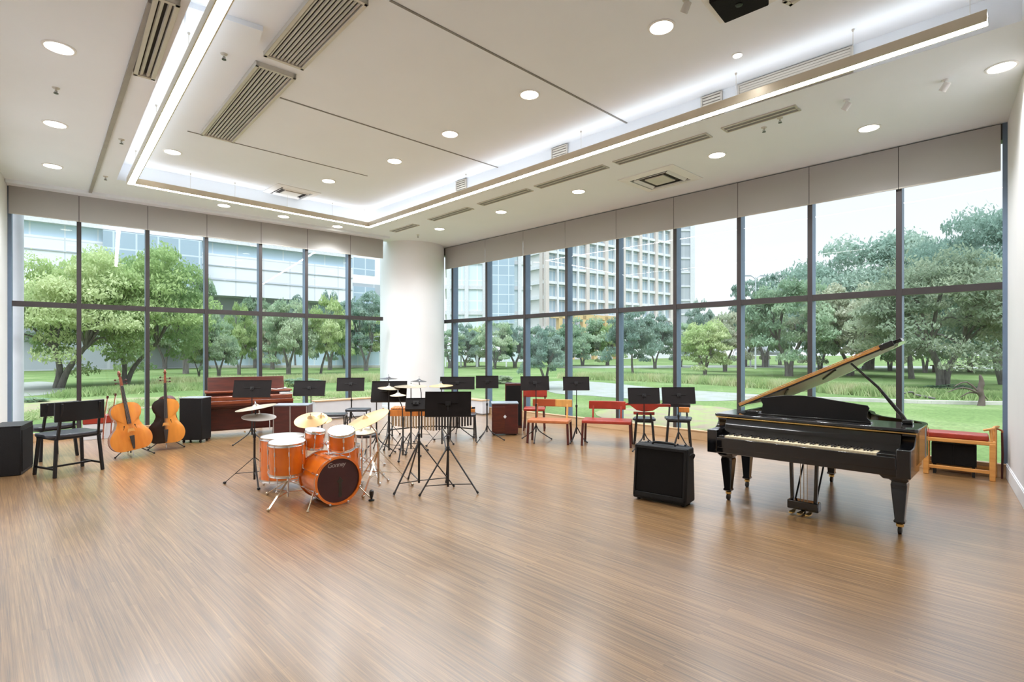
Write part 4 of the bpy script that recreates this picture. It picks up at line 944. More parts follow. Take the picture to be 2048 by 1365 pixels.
    for sx in (-1, 1):
        b = MB(); pp = [(sx*(.070), -dpt-.0225, z0+.345), (sx*.060, -dpt-.0235, z0+.36), (sx*.066, -dpt-.0225, z0+.335), (sx*.083, -dpt-.020, z0+.285), (sx*.098, -dpt-.017, z0+.235), (sx*.106, -dpt-.015, z0+.215), (sx*.094, -dpt-.0175, z0+.21)]
        b.tube(path(pp, 4), .0045, 6); b.build('f_hole', M_cellodark, t)
    b = MB(); b.tube([(0, 0, z0+.01), (0, 0, .02)], .005, 8); b.build('endpin', M_chrome, t)
    return t
M_celloT = split_mat('half_dark_front', (0.014, 0.006, 0.004), (0.80, 0.30, 0.045), -.02, .015)  # front nearly black on the left half, orange on the right
def cello_stand(lab, u, v, rz):
    t = thing('cello_stand', lab, 'stand', FL(u, v), rz, 'cello stands')
    for sx in (-1, 1):
        b = MB(); b.tube(path([(sx*.05, .16, .13), (sx*.13, .05, .115), (sx*.17, -.10, .11), (sx*.16, -.15, .14)]), .007, 8); b.build('cradle_arm', M_mblack, t)
        b = MB(); b.tube([(sx*.03, .16, .14), (sx*.24, -.06, .012)], .008, 8); b.build('leg', M_mblack, t)
        MB().ball((sx*.24, -.06, .013), .013).build('rubber_foot', M_rub, t)
    b = MB(); b.tube([(0, .17, .15), (0, .34, .012)], .008, 8); b.build('leg', M_mblack, t)
    b = MB(); b.tube([(0, .17, .02), (0, .16, .15), (0, .17, .40)], .009, 8); b.build('upright', M_mblack, t)
    return t
p1 = FL(268, 912); cello('honey-orange cello leaning on a stand left of the half-dark cello', 268, 914, .85, R(-6), R(-8), 1.03)
cello_stand('small black cello stand holding the honey-orange cello', 268, 912, .85)
cello('cello with left half nearly black and right half orange beside the black wheeled cabinet', 333, 899, .58, R(-5), R(-1), 1.02, True)
cello_stand('small black cello stand holding the half-dark cello', 333, 897, .58)
# dark instrument case behind the second cello
t = thing('instrument_case', 'dark curved instrument case peeking out behind the half-dark cello', 'case', PY(328, 885, 9.05).to_2d().to_3d(), -.1)
o = smooth_loop([(-.17, .02), (.17, .02), (.19, .25), (.13, .45), (.15, .62), (.10, .74), (.0, .78), (-.10, .74), (-.15, .62), (-.13, .45), (-.19, .25)], 4, True)
MB().prism([(p.x, p.y) for p in o], 0, .14, 'xz').build('case_shell', M_dred, t, bevel=.02)
b = MB(); b.tube(path([(.10, -.01, .56), (.13, -.03, .60), (.10, -.01, .66)]), .01, 8); b.build('handle', M_gold, t)
# two bows and a leaning bar by the window
for u0, u1, v1, lab in ((206, 210, 795, 'thin brown violin bow leaning by the window, left of the pair'), (221, 226, 790, 'red-brown violin bow leaning by the window next to the honey-orange cello')):
    p = PL(u0, 703, nL, DL-.45); Yp = p.y; z1 = H-(v1-CV)/FPX*Yp
    t = thing('violin_bow', lab, 'bow', (p.x, p.y, 0), 0, 'bows leaning by the window'); dx = (u1-u0)/FPX*Yp
    b = MB(); b.tube([(0, 0, .0), (dx*.6, 0, .4), (dx, .06, z1)], [.010, .009, .007], 8); b.build('stick', M_neckw, t)
    b = MB(); b.box(dx-.012, dx+.012, .045, .075, z1-.03, z1+.02); b.build('tip', M_dred, t, bevel=.004)
    b = MB(); b.bar((.018, 0, .06), (dx+.012, .06, z1-.02), .004, .006); b.build('hair', M_skin, t)

# ---- upright piano
p = FL(413, 879)
up = thing('upright_piano', 'mahogany upright piano against the left glass wall with raised top panel', 'piano', p, yaw(dL)-.12); Wp = 1.42
MB().box(0, Wp, .22, .58, .10, .80).build('case', M_mahog, up, bevel=.006)
MB().box(.05, Wp-.05, .21, .225, .12, .50).build('lower_panel', M_dred, up, bevel=.006)
MB().box(-.01, Wp+.01, -.02, .30, .56, .66).build('keybed', M_mahog, up, bevel=.008)
MB().box(-.01, Wp+.01, -.025, .0, .60, .655).build('key_slip', M_mahogl, up, bevel=.004)
MB().box(.0, Wp, .02, .24, .655, .735).build('key_lid', M_mahogl, up, bevel=.012)
MB().box(-.02, Wp+.02, .16, .60, .79, .82).build('top_board', M_mahogl, up, bevel=.006)
b = MB().at((0, .30, .81), (R(-16), 0, 0)); b.box(.03, Wp-.10, 0, .02, 0, .27); b.build('music_panel', M_mahog, up, bevel=.004)
for x in (.01, Wp-.06):
    b = MB(); b.box(x, x+.05, .0, .05, 0, .57); b.build('leg', M_mahog, up, bevel=.006)
    MB().box(x, x+.05, .0, .56, .04, .10).build('toe_rail', M_mahog, up, bevel=.006)
for x in (.62, .71, .80): MB().box(x-.012, x+.012, .12, .23, .05, .065).build('pedal', M_gold, up, bevel=.003)
t = thing('sheet_music', 'open white sheet music lying on the right end of the upright piano', 'paper', up.matrix_basis @ Vector((1.18, .34, .82)), yaw(dL)-.2)
for sx in (-1, 1):
    b = MB().at((0, 0, 0), (0, R(-7*sx), 0)); b.box(min(0, sx*.18), max(0, sx*.18), -.12, .12, .0, .004); b.build('page', M_paper, t)
t = thing('book', 'white book lying on the far right corner of the upright piano', 'book', up.matrix_basis @ Vector((1.32, .10, .736)), yaw(dL))
MB().box(-.10, .10, -.07, .07, .002, .028).build('pages', M_paper, t); MB().box(-.105, .103, -.074, .074, .028, .032).build('cover', M_sill, t); MB().box(-.105, .103, -.074, .074, .0, .002).build('cover', M_sill, t)

# ---- music stands
def music_stand(lab, u, v, du0, du1, v0, v1, style='low', tilt=14, rz=0.0, spread=.30, collar=.42, back=True, dyaw=None):
    if dyaw is None: dyaw = -rz*.85
    p = FL(u, v); Y = p.y; k = Y/FPX; w_ = (du1-du0)*k; hh = (v1-v0)*k; zc = H-((v0+v1)/2-CV)*k; cx = ((du0+du1)/2-u)*k; wx_, wy_ = cx*math.cos(-rz), cx*math.sin(-rz)
    t = thing('music_stand', lab, 'music stand', p, rz, 'black music stands')
    g = 'leg'
    for i in range(3):
        a = R(90+120*i)+.0; ca, sa = math.cos(a), math.sin(a); b = MB()
        if style == 'tripod':
            b.bar((ca*.02, sa*.02, collar), (ca*spread, sa*spread, .012), .016, .010)
            b.tube([(ca*spread*.97, sa*spread*.97, .03), (ca*spread*1.01, sa*spread*1.01, .008)], .013, 8)
            lg = b.build('leg', M_mblack, t)
            b = MB(); b.bar((0, 0, .075), (ca*spread*.80, sa*spread*.80, .012+(collar-.012)*.20), .012, .008); b.build('brace', M_mblack, t)
        else:
            b.tube(path([(ca*.01, sa*.01, .26), (ca*.06, sa*.06, .17), (ca*spread*.6, sa*spread*.6, .085), (ca*spread, sa*spread, .01)], 4), .009, 8)
            b.ball((ca*spread, sa*spread, .014), .014, 8, 6); b.build('leg', M_mblack, t)
    b = MB(); zt = zc+.0
    b.tube([(0, 0, .05 if style == 'tripod' else .15), (0, 0, zc*.62)], .0125, 10); b.build('lower_tube', M_mblack, t)
    b = MB(); b.tube([(0, 0, zc*.60), (0, 0, zt-.02), (wx_*.9, wy_*.9, zt)], .008, 8); b.build('upper_tube', M_mblack, t)
    MB().at((0, 0, zc*.62)).lathe([(.018, -.025), (.018, .015), (.012, .02)], 12).build('collar', M_mblack, t)
    if style == 'tripod': MB().at((0, 0, collar)).lathe([(.020, -.02), (.020, .02), (.014, .03)], 12).build('collar', M_mblack, t)
    b = MB().at((wx_, wy_, zt), (R(-tilt), 0, dyaw)); hh2 = hh/2/max(.35, math.cos(R(tilt)))
    b.box(-w_/2, w_/2, .006, .011, -hh2, hh2); b.box(-w_/2, w_/2, .006, .058, -hh2-.004, -hh2); b.box(-w_/2, w_/2, .052, .058, -hh2, -hh2+.012)
    b.box(-w_/2, w_/2, .0, .008, hh2-.006, hh2); b.build('desk', M_desk, t, bevel=.001, segs=1)
    b = MB().at((wx_, wy_, zt), (R(-tilt), 0, dyaw)); b.box(-.03, .03, -.008, .006, -.02, .03); b.tube([(0, -.018, .006), (0, .006, .006)], .012, 10); b.box(-w_*.22, w_*.22, -.001, .006, .008, .014); b.build('desk_bracket', M_mblack, t)
    return t
music_stand('large black music stand nearest the camera right of the drum kit', 896, 983, 850, 942, 784, 833, 'tripod', 10, .18, .36, .47)
music_stand('black music stand seen edge-on just left of the nearest large music stand', 838, 975, 811, 852, 797, 817, 'tripod', 38, .5, .40, .50)
music_stand('black music stand in front of the upright piano', 504, 888, 467, 541, 761, 794, 'low', 14, .3)
music_stand('black music stand above the dark red box, first left of the low pale cabinet', 622, 862, 587, 650, 762, 791, 'low', 16, .1)
music_stand('black music stand above the black stools by the left glass wall', 703, 852, 674, 728, 756, 781, 'low', 16, .7)
music_stand('large slanted black music stand just left of the round column base', 753, 905, 743, 813, 763, 802, 'low', 22, .4)
music_stand('wide black music stand against the right side of the round column', 915, 874, 880, 949, 754, 778, 'low', 12, .2)
music_stand('narrow black music stand second to the right of the round column', 974, 882, 952, 997, 752, 776, 'low', 10, .5)
music_stand('black music stand in front of the red box and reddish bench chair', 1072, 882, 1041, 1099, 753, 780, 'low', 12, .9)
music_stand('black music stand on a thin pole between the two bench chairs', 1153, 886, 1126, 1179, 754, 780, 'low', 12, .3, .18)
music_stand('black music stand directly in front of the winged red chair', 1288, 900, 1256, 1320, 776, 807, 'low', 12, .2)
music_stand('black music stand rising above the padded seat behind the amplifier', 1357, 898, 1324, 1391, 775, 807, 'low', 12, .1, .18)

# ---- percussion
def shell(parent, c, r, h, rot=(0, 0, 0), top=M_skin, lugs=6, names=('shell', 'head', 'hoop', 'lug'), m=M_orange, bottom=True):
    """drum of height h whose base centre is c"""
    b = MB().at(c, rot); b.lathe([(r, .012), (r, h-.012)], 40); b.build(names[0], m, parent)
    b = MB().at(c, rot); b.lathe([(1e-6, h-.002), (r*.985, h-.002), (r*.99, h-.010)], 40); b.build('drum_head', top, parent)
    if bottom:
        b = MB().at(c, rot); b.lathe([(r*.99, .010), (r*.985, .002), (1e-6, .002)], 40); b.build('drum_head', M_skin, parent)
    for z in (.0, h-.030):
        b = MB().at(c, rot); b.lathe([(r+.001, z), (r+.007, z), (r+.008, z+.004), (r+.004, z+.010), (r+.004, z+.024), (r+.007, z+.032), (r+.001, z+.032)], 40, loop=True); b.build('hoop', M_chrome, parent)
    for k in range(lugs):
        a = 2*math.pi*(k+.5)/lugs; ca, sa = math.cos(a), math.sin(a)
        b = MB().at(c, rot); x, y = ca*(r+.010), sa*(r+.010)
        b.tube([(x, y, .006), (x, y, h-.006)], .003, 6)
        for zz in (h*.28, h*.72): b.tube([(x-ca*.004, y-sa*.004, zz-.022), (x-ca*.004, y-sa*.004, zz+.022)], .0085, 8)
        b.build('lug', M_chrome, parent)
# bass drum with mounted toms
bc = Vector((-1.765, 5.31, .247)); ax = Vector((.676, -.737, 0)).normalized(); Rb, Lb = .232, .38
bd = thing('bass_drum', 'orange lacquered bass drum with dark maroon front head and two mounted toms', 'drum', (bc.x, bc.y, 0), yaw(ax)-math.pi/2+math.pi)
# local frame: local -y points along the drum axis to the front
bd.rotation_euler.z = yaw(ax)+math.pi/2
Rot = (R(90), 0, 0)
b = MB().at((0, 0, .247)); b.lathe([(Rb, .012), (Rb, -Lb-.012)][::-1], 56, 'y'); b.build('shell', M_orange, bd)
b = MB().at((0, 0, .247)); b.lathe([(1e-6, .018), (Rb*.96, .018), (Rb*.97, .010)], 56, 'y'); b.build('front_head', M_maroon, bd)
b = MB().at((0, 0, .247)); b.lathe([(Rb*.97, -Lb-.010), (Rb*.96, -Lb-.018), (1e-6, -Lb-.018)], 56, 'y'); b.build('batter_head', M_skin, bd)
for y, mm in ((.0, M_orange), (-Lb-.03, M_orange)):
    b = MB().at((0, 0, .247)); b.lathe([(Rb*.955, y+.036), (Rb+.012, y+.036), (Rb+.012, y), (Rb*.955, y)], 56, 'y', loop=True); hp_ = b.build('hoop', mm, bd)
    b = MB().at((0, 0, .247)); b.lathe([(Rb+.0122, y+.024), (Rb+.0135, y+.024), (Rb+.0135, y+.012), (Rb+.0122, y+.012)], 56, 'y', loop=True); b.build('hoop_inlay', M_chromew, hp_)
for k in range(8):
    a = 2*math.pi*(k+.5)/8; x, z = math.cos(a), math.sin(a); b = MB().at((0, 0, .247))
    b.tube([(x*(Rb+.012), -.03, z*(Rb+.012)), (x*(Rb+.012), Lb+.03, z*(Rb+.012))], .003, 6)
    for y in (.07, Lb-.07): b.tube([(x*(Rb+.004), y-.028, z*(Rb+.004)), (x*(Rb+.004), y+.028, z*(Rb+.004))], .010, 8)
    b.build('lug', M_chrome, bd)
    b = MB().at((0, 0, .247)); b.box(x*(Rb+.012)-.010, x*(Rb+.012)+.010, -.048, -.030, z*(Rb+.012)-.010, z*(Rb+.012)+.010); b.build('claw', M_chrome, bd, bevel=.004)
for sx in (-1, 1):
    b = MB(); b.tube([(sx*Rb*.86, .07, .19), (sx*(Rb+.10), -.08, .014)], .007, 8); b.ball((sx*(Rb+.10), -.08, .014), .014); b.build('spur', M_chromew, bd)
# printed script on the head
fc = bpy.data.curves.new('head_lettering', 'FONT'); fc.body = 'Gonney'; fc.size = .066; fc.align_x = 'CENTER'; fc.shear = .25; fc.extrude = .0004; fc.space_character = .88
fo = bpy.data.objects.new('head_lettering', fc); COL.objects.link(fo)
dg = bpy.context.evaluated_depsgraph_get(); me = bpy.data.meshes.new_from_object(fo.evaluated_get(dg)); bpy.data.objects.remove(fo)
me.materials.clear(); me.materials.append(M_logo); fo = bpy.data.objects.new('head_lettering', me); COL.objects.link(fo); fo.parent = bd
fo.location = (-.02, -.0195, .385); fo.rotation_euler = (R(90), 0, 0); fo['label'] = 'grey script lettering on the maroon head'
# pedal silhouette seen through the head, painted as a dark shape
b = MB().at((0.015, -.0195, 0)); b.prism([(-.012, .075), (.022, .075), (.018, .215), (.038, .235), (.016, .262), (.0, .285), (-.012, .255), (-.032, .235), (-.010, .215)], -.001, .001, 'xz'); b.build('head_silhouette', M_cellodark, bd, label='dark painted silhouette of the pedal on the lower half of the maroon head')
# tom mount and toms (positions taken in the world, converted to the drum's frame)
Mi = (Matrix.Translation(bd.location) @ Matrix.Rotation(bd.rotation_euler.z, 4, 'Z')).inverted()
def T(p): return Mi @ p
def mtom(u, vt, vb, Y, r, tx_, lean, skin):
    c = PY(u, vb, Y); h = (vb-vt)/FPX*Y; l = T(c)
    t = bpy.data.objects.new('mounted_tom', None); COL.objects.link(t); t.parent = bd; t.location = l; t.rotation_euler = (lean, tx_, 0)
    shell(t, (0, 0, 0), r, h, top=skin, lugs=5); return l, h
l1, h1 = mtom(626, 859, 897, 5.62, .098, R(4), R(8), M_skin)
l2, h2 = mtom(684, 858, 897, 5.50, .128, R(-8), R(14), M_skin)
b = MB(); mid = (l1+l2)/2
b.tube([(0, .20, .46), (mid.x, mid.y, mid.z+.05)], .010, 10); b.tube([(mid.x, mid.y, mid.z+.04), (l1.x, l1.y, l1.z+.06)], .007, 8); b.tube([(mid.x, mid.y, mid.z+.04), (l2.x, l2.y, l2.z+.06)], .007, 8)
b.ball((mid.x, mid.y, mid.z+.05), .026); b.build('tom_mount', M_chrome, bd)
b = MB(); b.box(-.03, .03, .16, .24, .475, .49); b.build('mount_plate', M_chrome, bd, bevel=.006)

def floor_tom(lab, u, Y, vt, vb, r, skin=M_skin, legs=True, lugs=8):
    c = PY(u, vb, Y); h = (vb-vt)/FPX*Y; t = thing('floor_tom', lab, 'drum', (c.x, c.y, 0), .2)
    shell(t, (0, 0, c.z), r, h, top=skin, lugs=lugs)
    for k in range(3):
        a = 2*math.pi*k/3+.5; ca, sa = math.cos(a), math.sin(a); b = MB()
        b.tube(path([(ca*(r+.018), sa*(r+.018), c.z+h*.6), (ca*(r+.018), sa*(r+.018), c.z-.02), (ca*(r+.045), sa*(r+.045), .012)], 3), .006, 8)
        b.ball((ca*(r+.045), sa*(r+.045), .014), .015, 8, 6); lg = b.build('leg', M_chrome, t)
        b = MB(); b.box(-.012, .012, -.012, .012, -.02, .02); o = b.build('leg_bracket', M_chrome, lg, loc=(ca*(r+.012), sa*(r+.012), c.z+h*.4), bevel=.003)
    return t
floor_tom('large orange floor tom at the back left of the drum kit', 566, 5.98, 872, 958, .235)
floor_tom('orange floor tom standing behind the right side of the bass drum', 691, 5.98, 890, 962, .150, M_gskin)
def tripod_base(t, m, hub, spread, rot=0, double=False, z0=.0):
    for k in range(3):
        a = 2*math.pi*k/3+rot; ca, sa = math.cos(a), math.sin(a); b = MB()
        b.bar((ca*.015, sa*.015, hub), (ca*spread, sa*spread, .014), .018, .006)
        if double: b.bar((ca*.015, sa*.015, hub*.45), (ca*spread*.62, sa*spread*.62, .014+(hub-.014)*.38), .014, .005)
        b.ball((ca*spread, sa*spread, .016), .016, 8, 6, (1.3, 1, 1)); b.build('leg', m, t)
# tom on a chrome stand (front left)
c = PY(576, 948, 5.45); h = (948-882)/FPX*5.45
t = thing('snare_drum', 'orange drum with white head on a chrome stand at the front left of the kit', 'drum', (c.x, c.y, 0), .1)
shell(t, (0, 0, c.z), .178, h, rot=(R(4), 0, 0), lugs=8)
t = thing('snare_stand', 'low chrome tripod stand carrying the front left orange drum', 'stand', (c.x, c.y, 0), .35)
tripod_base(t, M_chromew, .20, .38, .1, True)
b = MB(); b.tube([(0, 0, .04), (0, 0, c.z-.02)], .012, 10); b.build('pole', M_chrome, t)
for k in range(3):
    a = 2*math.pi*k/3+.7; ca, sa = math.cos(a), math.sin(a); b = MB(); b.tube(path([(0, 0, c.z-.04), (ca*.10, sa*.10, c.z-.03), (ca*.20, sa*.20, c.z-.008), (ca*.205, sa*.205, c.z+.03)], 3), .006, 8); b.build('basket_arm', M_chrome, t)

def cym_profile(r): return [(.006, .030), (.02, .028), (.036, .016), (.045, .010), (r*.6, .002), (r, -.010), (r, -.0125), (r*.6, -.001), (.045, .007), (.036, .013), (.006, .027)]
def cymbal_at(t, c, r, rot, m=M_brass, nm='cymbal', k=1.0):
    b = MB().at(c, rot); b.lathe([(a, z*k) for a, z in cym_profile(r)], 40); o = b.build(nm, m, t, smooth=30)
    b = MB().at(c, rot); b.lathe([(.012, .026), (.012, .040), (.007, .046), (.007, .07)], 10); b.build('wing_nut', M_chrome, t); return o
def cymbal_stand(lab, u, v, cu, cv, wpx, rot=(0, 0, 0), m=M_brass, mp_=M_mblack, hub=.34, spread=.32, rr=0.3, k=1.0, name='cymbal_stand', dy=0.0):
    p = FL(u, v); Y = p.y+dy; r = wpx/2/FPX*Y; c = PY(cu, cv, Y); loc_c = (c.x-p.x, dy, c.z)
    t = thing(name, lab, 'cymbal stand', p, 0, 'cymbal stands')
    tripod_base(t, mp_, hub, spread, rr, True)
    b = MB(); b.tube([(0, 0, .05), (0, 0, c.z*.62)], .0125, 10); b.build('lower_tube', mp_, t)
    e = Vector(loc_c)-Vector((0, 0, .01))
    b = MB(); b.tube([(0, 0, c.z*.60), (loc_c[0]*.15, dy*.15, c.z*.80), e], .0075, 8); b.build('upper_tube', mp_, t)
    MB().at((0, 0, c.z*.62)).lathe([(.018, -.02), (.018, .02), (.012, .03)], 12).build('collar', mp_, t)
    cymbal_at(t, loc_c, r, rot, m, k=k); return t, loc_c, r
# crash pair over the kit
t, lc, r_ = cymbal_stand('chrome stand with two overlapping golden crash cymbals over the drum kit', 640, 965, 622, 838, 64, (R(22), R(2), 0), M_brass, M_chrome, .36, .30, .9, 1.6)
cymbal_at(t, (lc[0]+.10, .05, lc[2]+.0), .125, (R(14), R(10), 0), M_brass, 'cymbal', 1.6)
b = MB(); b.tube([(lc[0], 0, lc[2]-.03), (lc[0]+.10, .05, lc[2]-.01)], .006, 8); b.build('boom_arm', M_chrome, t)
# ride tilted to the left
cymbal_stand('tall stand with a golden ride cymbal tilted down to the left', 757, 978, 733, 838, 92, (R(14), R(-20), 0), M_brass, M_chromew, .42, .38, .35, 1.4)
# hi-hat on dark stand at left: two thin wavy plates
t, lc, r_ = cymbal_stand('black stand left of the kit with two thin grey tilted cymbals', 509, 968, 512, 814, 76, (R(4), R(-8), 0), M_brassw, M_mblack, .30, .34, 1.1, 1.0)
cymbal_at(t, (lc[0]+.06, -.05, lc[2]-.105), .185, (R(6), R(5), 0), M_gskin, 'cymbal', 1.0)
b = MB(); b.tube([(0, 0, lc[2]-.10), (.10, -.04, lc[2]-.115)], .006, 8); b.tube(path([(.18, -.05, lc[2]-.13), (.20, -.05, lc[2]-.16), (.20, -.05, lc[2]-.26)]), .005, 8); b.build('boom_arm', M_chrome, t)
# chrome hi-hat right of the bass drum
t, lc, r_ = cymbal_stand('chrome hi-hat stand with clutch right of the orange bass drum', 724, 966, 724, 862, 56, (R(8), R(3), 0), M_brassw, M_chrome, .30, .30, .2, 1.0, 'hi_hat_stand')
cymbal_at(t, (lc[0], 0, lc[2]-.012), r_, (R(188), R(3), 0), M_brassw, 'cymbal')
b = MB(); b.tube([(0, 0, lc[2]), (0, 0, lc[2]+.10)], .003, 6); b.build('pull_rod', M_chrome, t)
b = MB(); b.box(-.04, .04, -.34, -.05, .02, .032); b.build('pedal', M_chrome, t, bevel=.004)
# far cymbals
cymbal_stand('distant stand with a wide flat bronze cymbal beside the round column', 822, 905, 822, 772, 66, (R(2), R(1), 0), M_brassw, M_mblack, .3, .26, .4)
cymbal_stand('distant stand with a flat bronze cymbal behind the nearest music stand', 884, 895, 882, 771, 48, (R(3), R(-1), 0), M_brass, M_mblack, .3, .26, .9)
cymbal_stand('distant black stand with a thin dark cymbal in front of the slanted music stand', 778, 908, 778, 776, 44, (R(4), R(4), 0), M_brassw, M_mblack, .3, .26, .0)
cymbal_stand('distant stand with the topmost very thin cymbal at the left of the column', 777, 872, 777, 757, 36, (R(1), R(1), 0), M_dsteel, M_mblack, .26, .22, .6)
cymbal_stand('distant stand with a very thin dark cymbal in front of the column centre', 843, 882, 838, 762, 30, (R(1), R(2), 0), M_dsteel, M_mblack, .26, .22, .1)
cymbal_stand('distant black stand with a small low cymbal below the wide flat one', 806, 918, 796, 790, 32, (R(3), R(0), 0), M_brassw, M_mblack, .32, .26, .5)
# small tom-like cymbal: percussion table left of column replaced by a drum throne and pedal
p = FL(733, 935)
t = thing('drum_throne', 'black round drum stool behind the drum kit', 'stool', p, .3)
tripod_base(t, M_chrome, .24, .24, .2, True)
b = MB(); b.tube([(0, 0, .06), (0, 0, .40)], .014, 10); b.build('pole', M_chrome, t)
MB().at((0, 0, .40)).lathe([(.10, 0), (.15, .01), (.155, .04), (.13, .065), (1e-6, .07)], 28).build('seat', M_seatb, t)
p = FL(743, 1002)
t = thing('drum_microphone', 'small black microphone lying on a short foot right of the bass drum', 'microphone', p, .3)
MB().lathe([(.03, 0), (.03, .01), (.008, .016), (.008, .03)], 16).build('base', M_rub, t)
b = MB().at((0, 0, .055), (R(18), 0, 0)); b.lathe([(.010, -.03), (.016, -.02), (.022, .01), (.024, .04), (.018, .058), (1e-6, .062)], 16); b.build('capsule', M_mblack, t)

for u_, v_, zt_, rr_, lab in ((712, 956, .62, .3, 'bare chrome stand with short arm just right of the orange drums'), (741, 962, .72, 1.0, 'bare chrome stand with raised arm between the hi-hat and ride stands')):
    t = thing('hardware_stand', lab, 'stand', FL(u_, v_), rr_, 'bare chrome percussion stands'); tripod_base(t, M_chrome, .28, .26, .2, True)
    b = MB(); b.tube([(0, 0, .05), (0, 0, zt_)], .011, 10); b.build('pole', M_chrome, t)
    b = MB(); b.tube(path([(0, 0, zt_-.02), (.05, 0, zt_+.05), (.14, .03, zt_+.02)]), .006, 8); b.ball((0, 0, zt_), .02); b.build('arm', M_chrome, t)
# marimba
m0, m1 = FL(778, 880), FL(948, 878); dm = norm2(m1-m0); Lm = (m1-m0).length
mr = thing('marimba', 'long marimba with orange wooden bars and tubes in front of the round column', 'marimba', m0, yaw(dm)); zt = .53
for k in range(28):
    x = .03+k*(Lm-.06)/28; hl = .20-.0036*k; MB().box(x, x+(Lm-.06)/28*.82, .20-hl, .20+hl, zt, zt+.022).build('bar', M_owood if k < 19 else M_pine, mr, bevel=.003, segs=1)
for k in range(28):
    x = .03+(k+.41)*(Lm-.06)/28; b = MB(); b.tube([(x, .12, zt-.03), (x, .12, zt-.40+.007*abs(k-14))], .018, 10); b.build('resonator', M_dsteel if k > 14 else M_chromew, mr)
MB().box(-.02, Lm+.02, .0, .018, zt-.12, zt-.005).build('front_panel', M_owood, mr, bevel=.004)
for y in (.03, .38): MB().box(-.02, Lm+.02, y-.012, y+.012, zt-.05, zt-.01).build('rail', M_mblack, mr, bevel=.003)
for x in (.0, Lm):
    for y in (.04, .36):
        b = MB(); b.tube([(x, y, .02), (x, y, zt-.03)], .013, 8); b.ball((x, y, .02), .02, 8, 6); b.build('leg', M_mblack, mr)
    MB().box(x-.012, x+.012, .04, .36, .13, .16).build('cross_bar', M_mblack, mr, bevel=.003)
b = MB(); b.tube(path([(0, .2, .145), (Lm*.5, .2, .20), (Lm, .2, .145)]), .011, 8); b.build('long_brace', M_mblack, mr)
# music stool cluster beside it
stool('low black stool with many thin legs behind the nearest music stand', 925, 884, .46, .34, .47, .05)
# ================================================================== THE PARK OUTSIDE
GZ = -.12
def GL(u, v, z=GZ): return PZ(u, v, z)
b = MB(); b.box(-90, 90, 0, 140, -1.2, GZ)
# keep the lawn out of the room: build it from pieces beyond the glass
b = MB()
o1 = L0+nL*.35; o2 = CC+nL*.35+nR*.35; o3_ = R0+nR*.35
pts = [o1-dL*40, o1, o2, o3_, o3_+dR*40]
far = [Vector((-160, 60, 0)), Vector((-160, 200, 0)), Vector((200, 200, 0)), Vector((200, 40, 0))]
poly = [(p.x, p.y) for p in pts]+[(200, 200), (-160, 200)]
b.prism(poly[::-1], GZ-.3, GZ); struct(b.build('lawn', M_lawn, smooth=0), 'bright green park lawn outside the glass')
def patch(name, px, m, z, lab, th=.02):
    q = [GL(u, v) for u, v in px]; l = smooth_loop([(p.x, p.y) for p in q], 5, True)
    b = MB(); b.prism([(p.x, p.y) for p in l], GZ-.05, GZ+z); return struct(b.build(name, m, smooth=0), lab)
patch('path', [(1090, 765), (1180, 764), (1330, 778), (1500, 789), (1560, 796), (1420, 803), (1290, 800), (1190, 793), (1100, 785)], M_path, .012, 'pale paved path crossing the lawn')
patch('path', [(20, 770), (75, 764), (120, 768), (130, 780), (90, 790), (20, 792)], M_path, .012, 'pale paved patch at the far left')
patch('soil_strip', [(1200, 822), (1400, 812), (1500, 830), (1480, 856), (1420, 862), (1250, 850)], M_soil, .010, 'strip of bare brown soil near the right glass')
patch('soil_strip', [(40, 806), (150, 800), (500, 790), (760, 782), (760, 792), (500, 806), (150, 826), (40, 834)], M_soil, .010, 'strip of dry soil and grass along the left glass')
patch('path', [(1150, 733), (1500, 731.5), (2030, 735), (2030, 739), (1500, 736), (1150, 737)], M_path, .02, 'distant pale road across the park')
# kerb
b = MB(); ks = path([GL(1490, 797), GL(1700, 803), GL(1860, 808), GL(2030, 811)], 6)
for i in range(len(ks)-1):
    b.bar(ks[i]+Vector((0, 0, .04)), ks[i+1]+Vector((0, 0, .04)), .16, .14)
struct(b.build('kerb', M_stone), 'pale stone kerb across the right lawn')

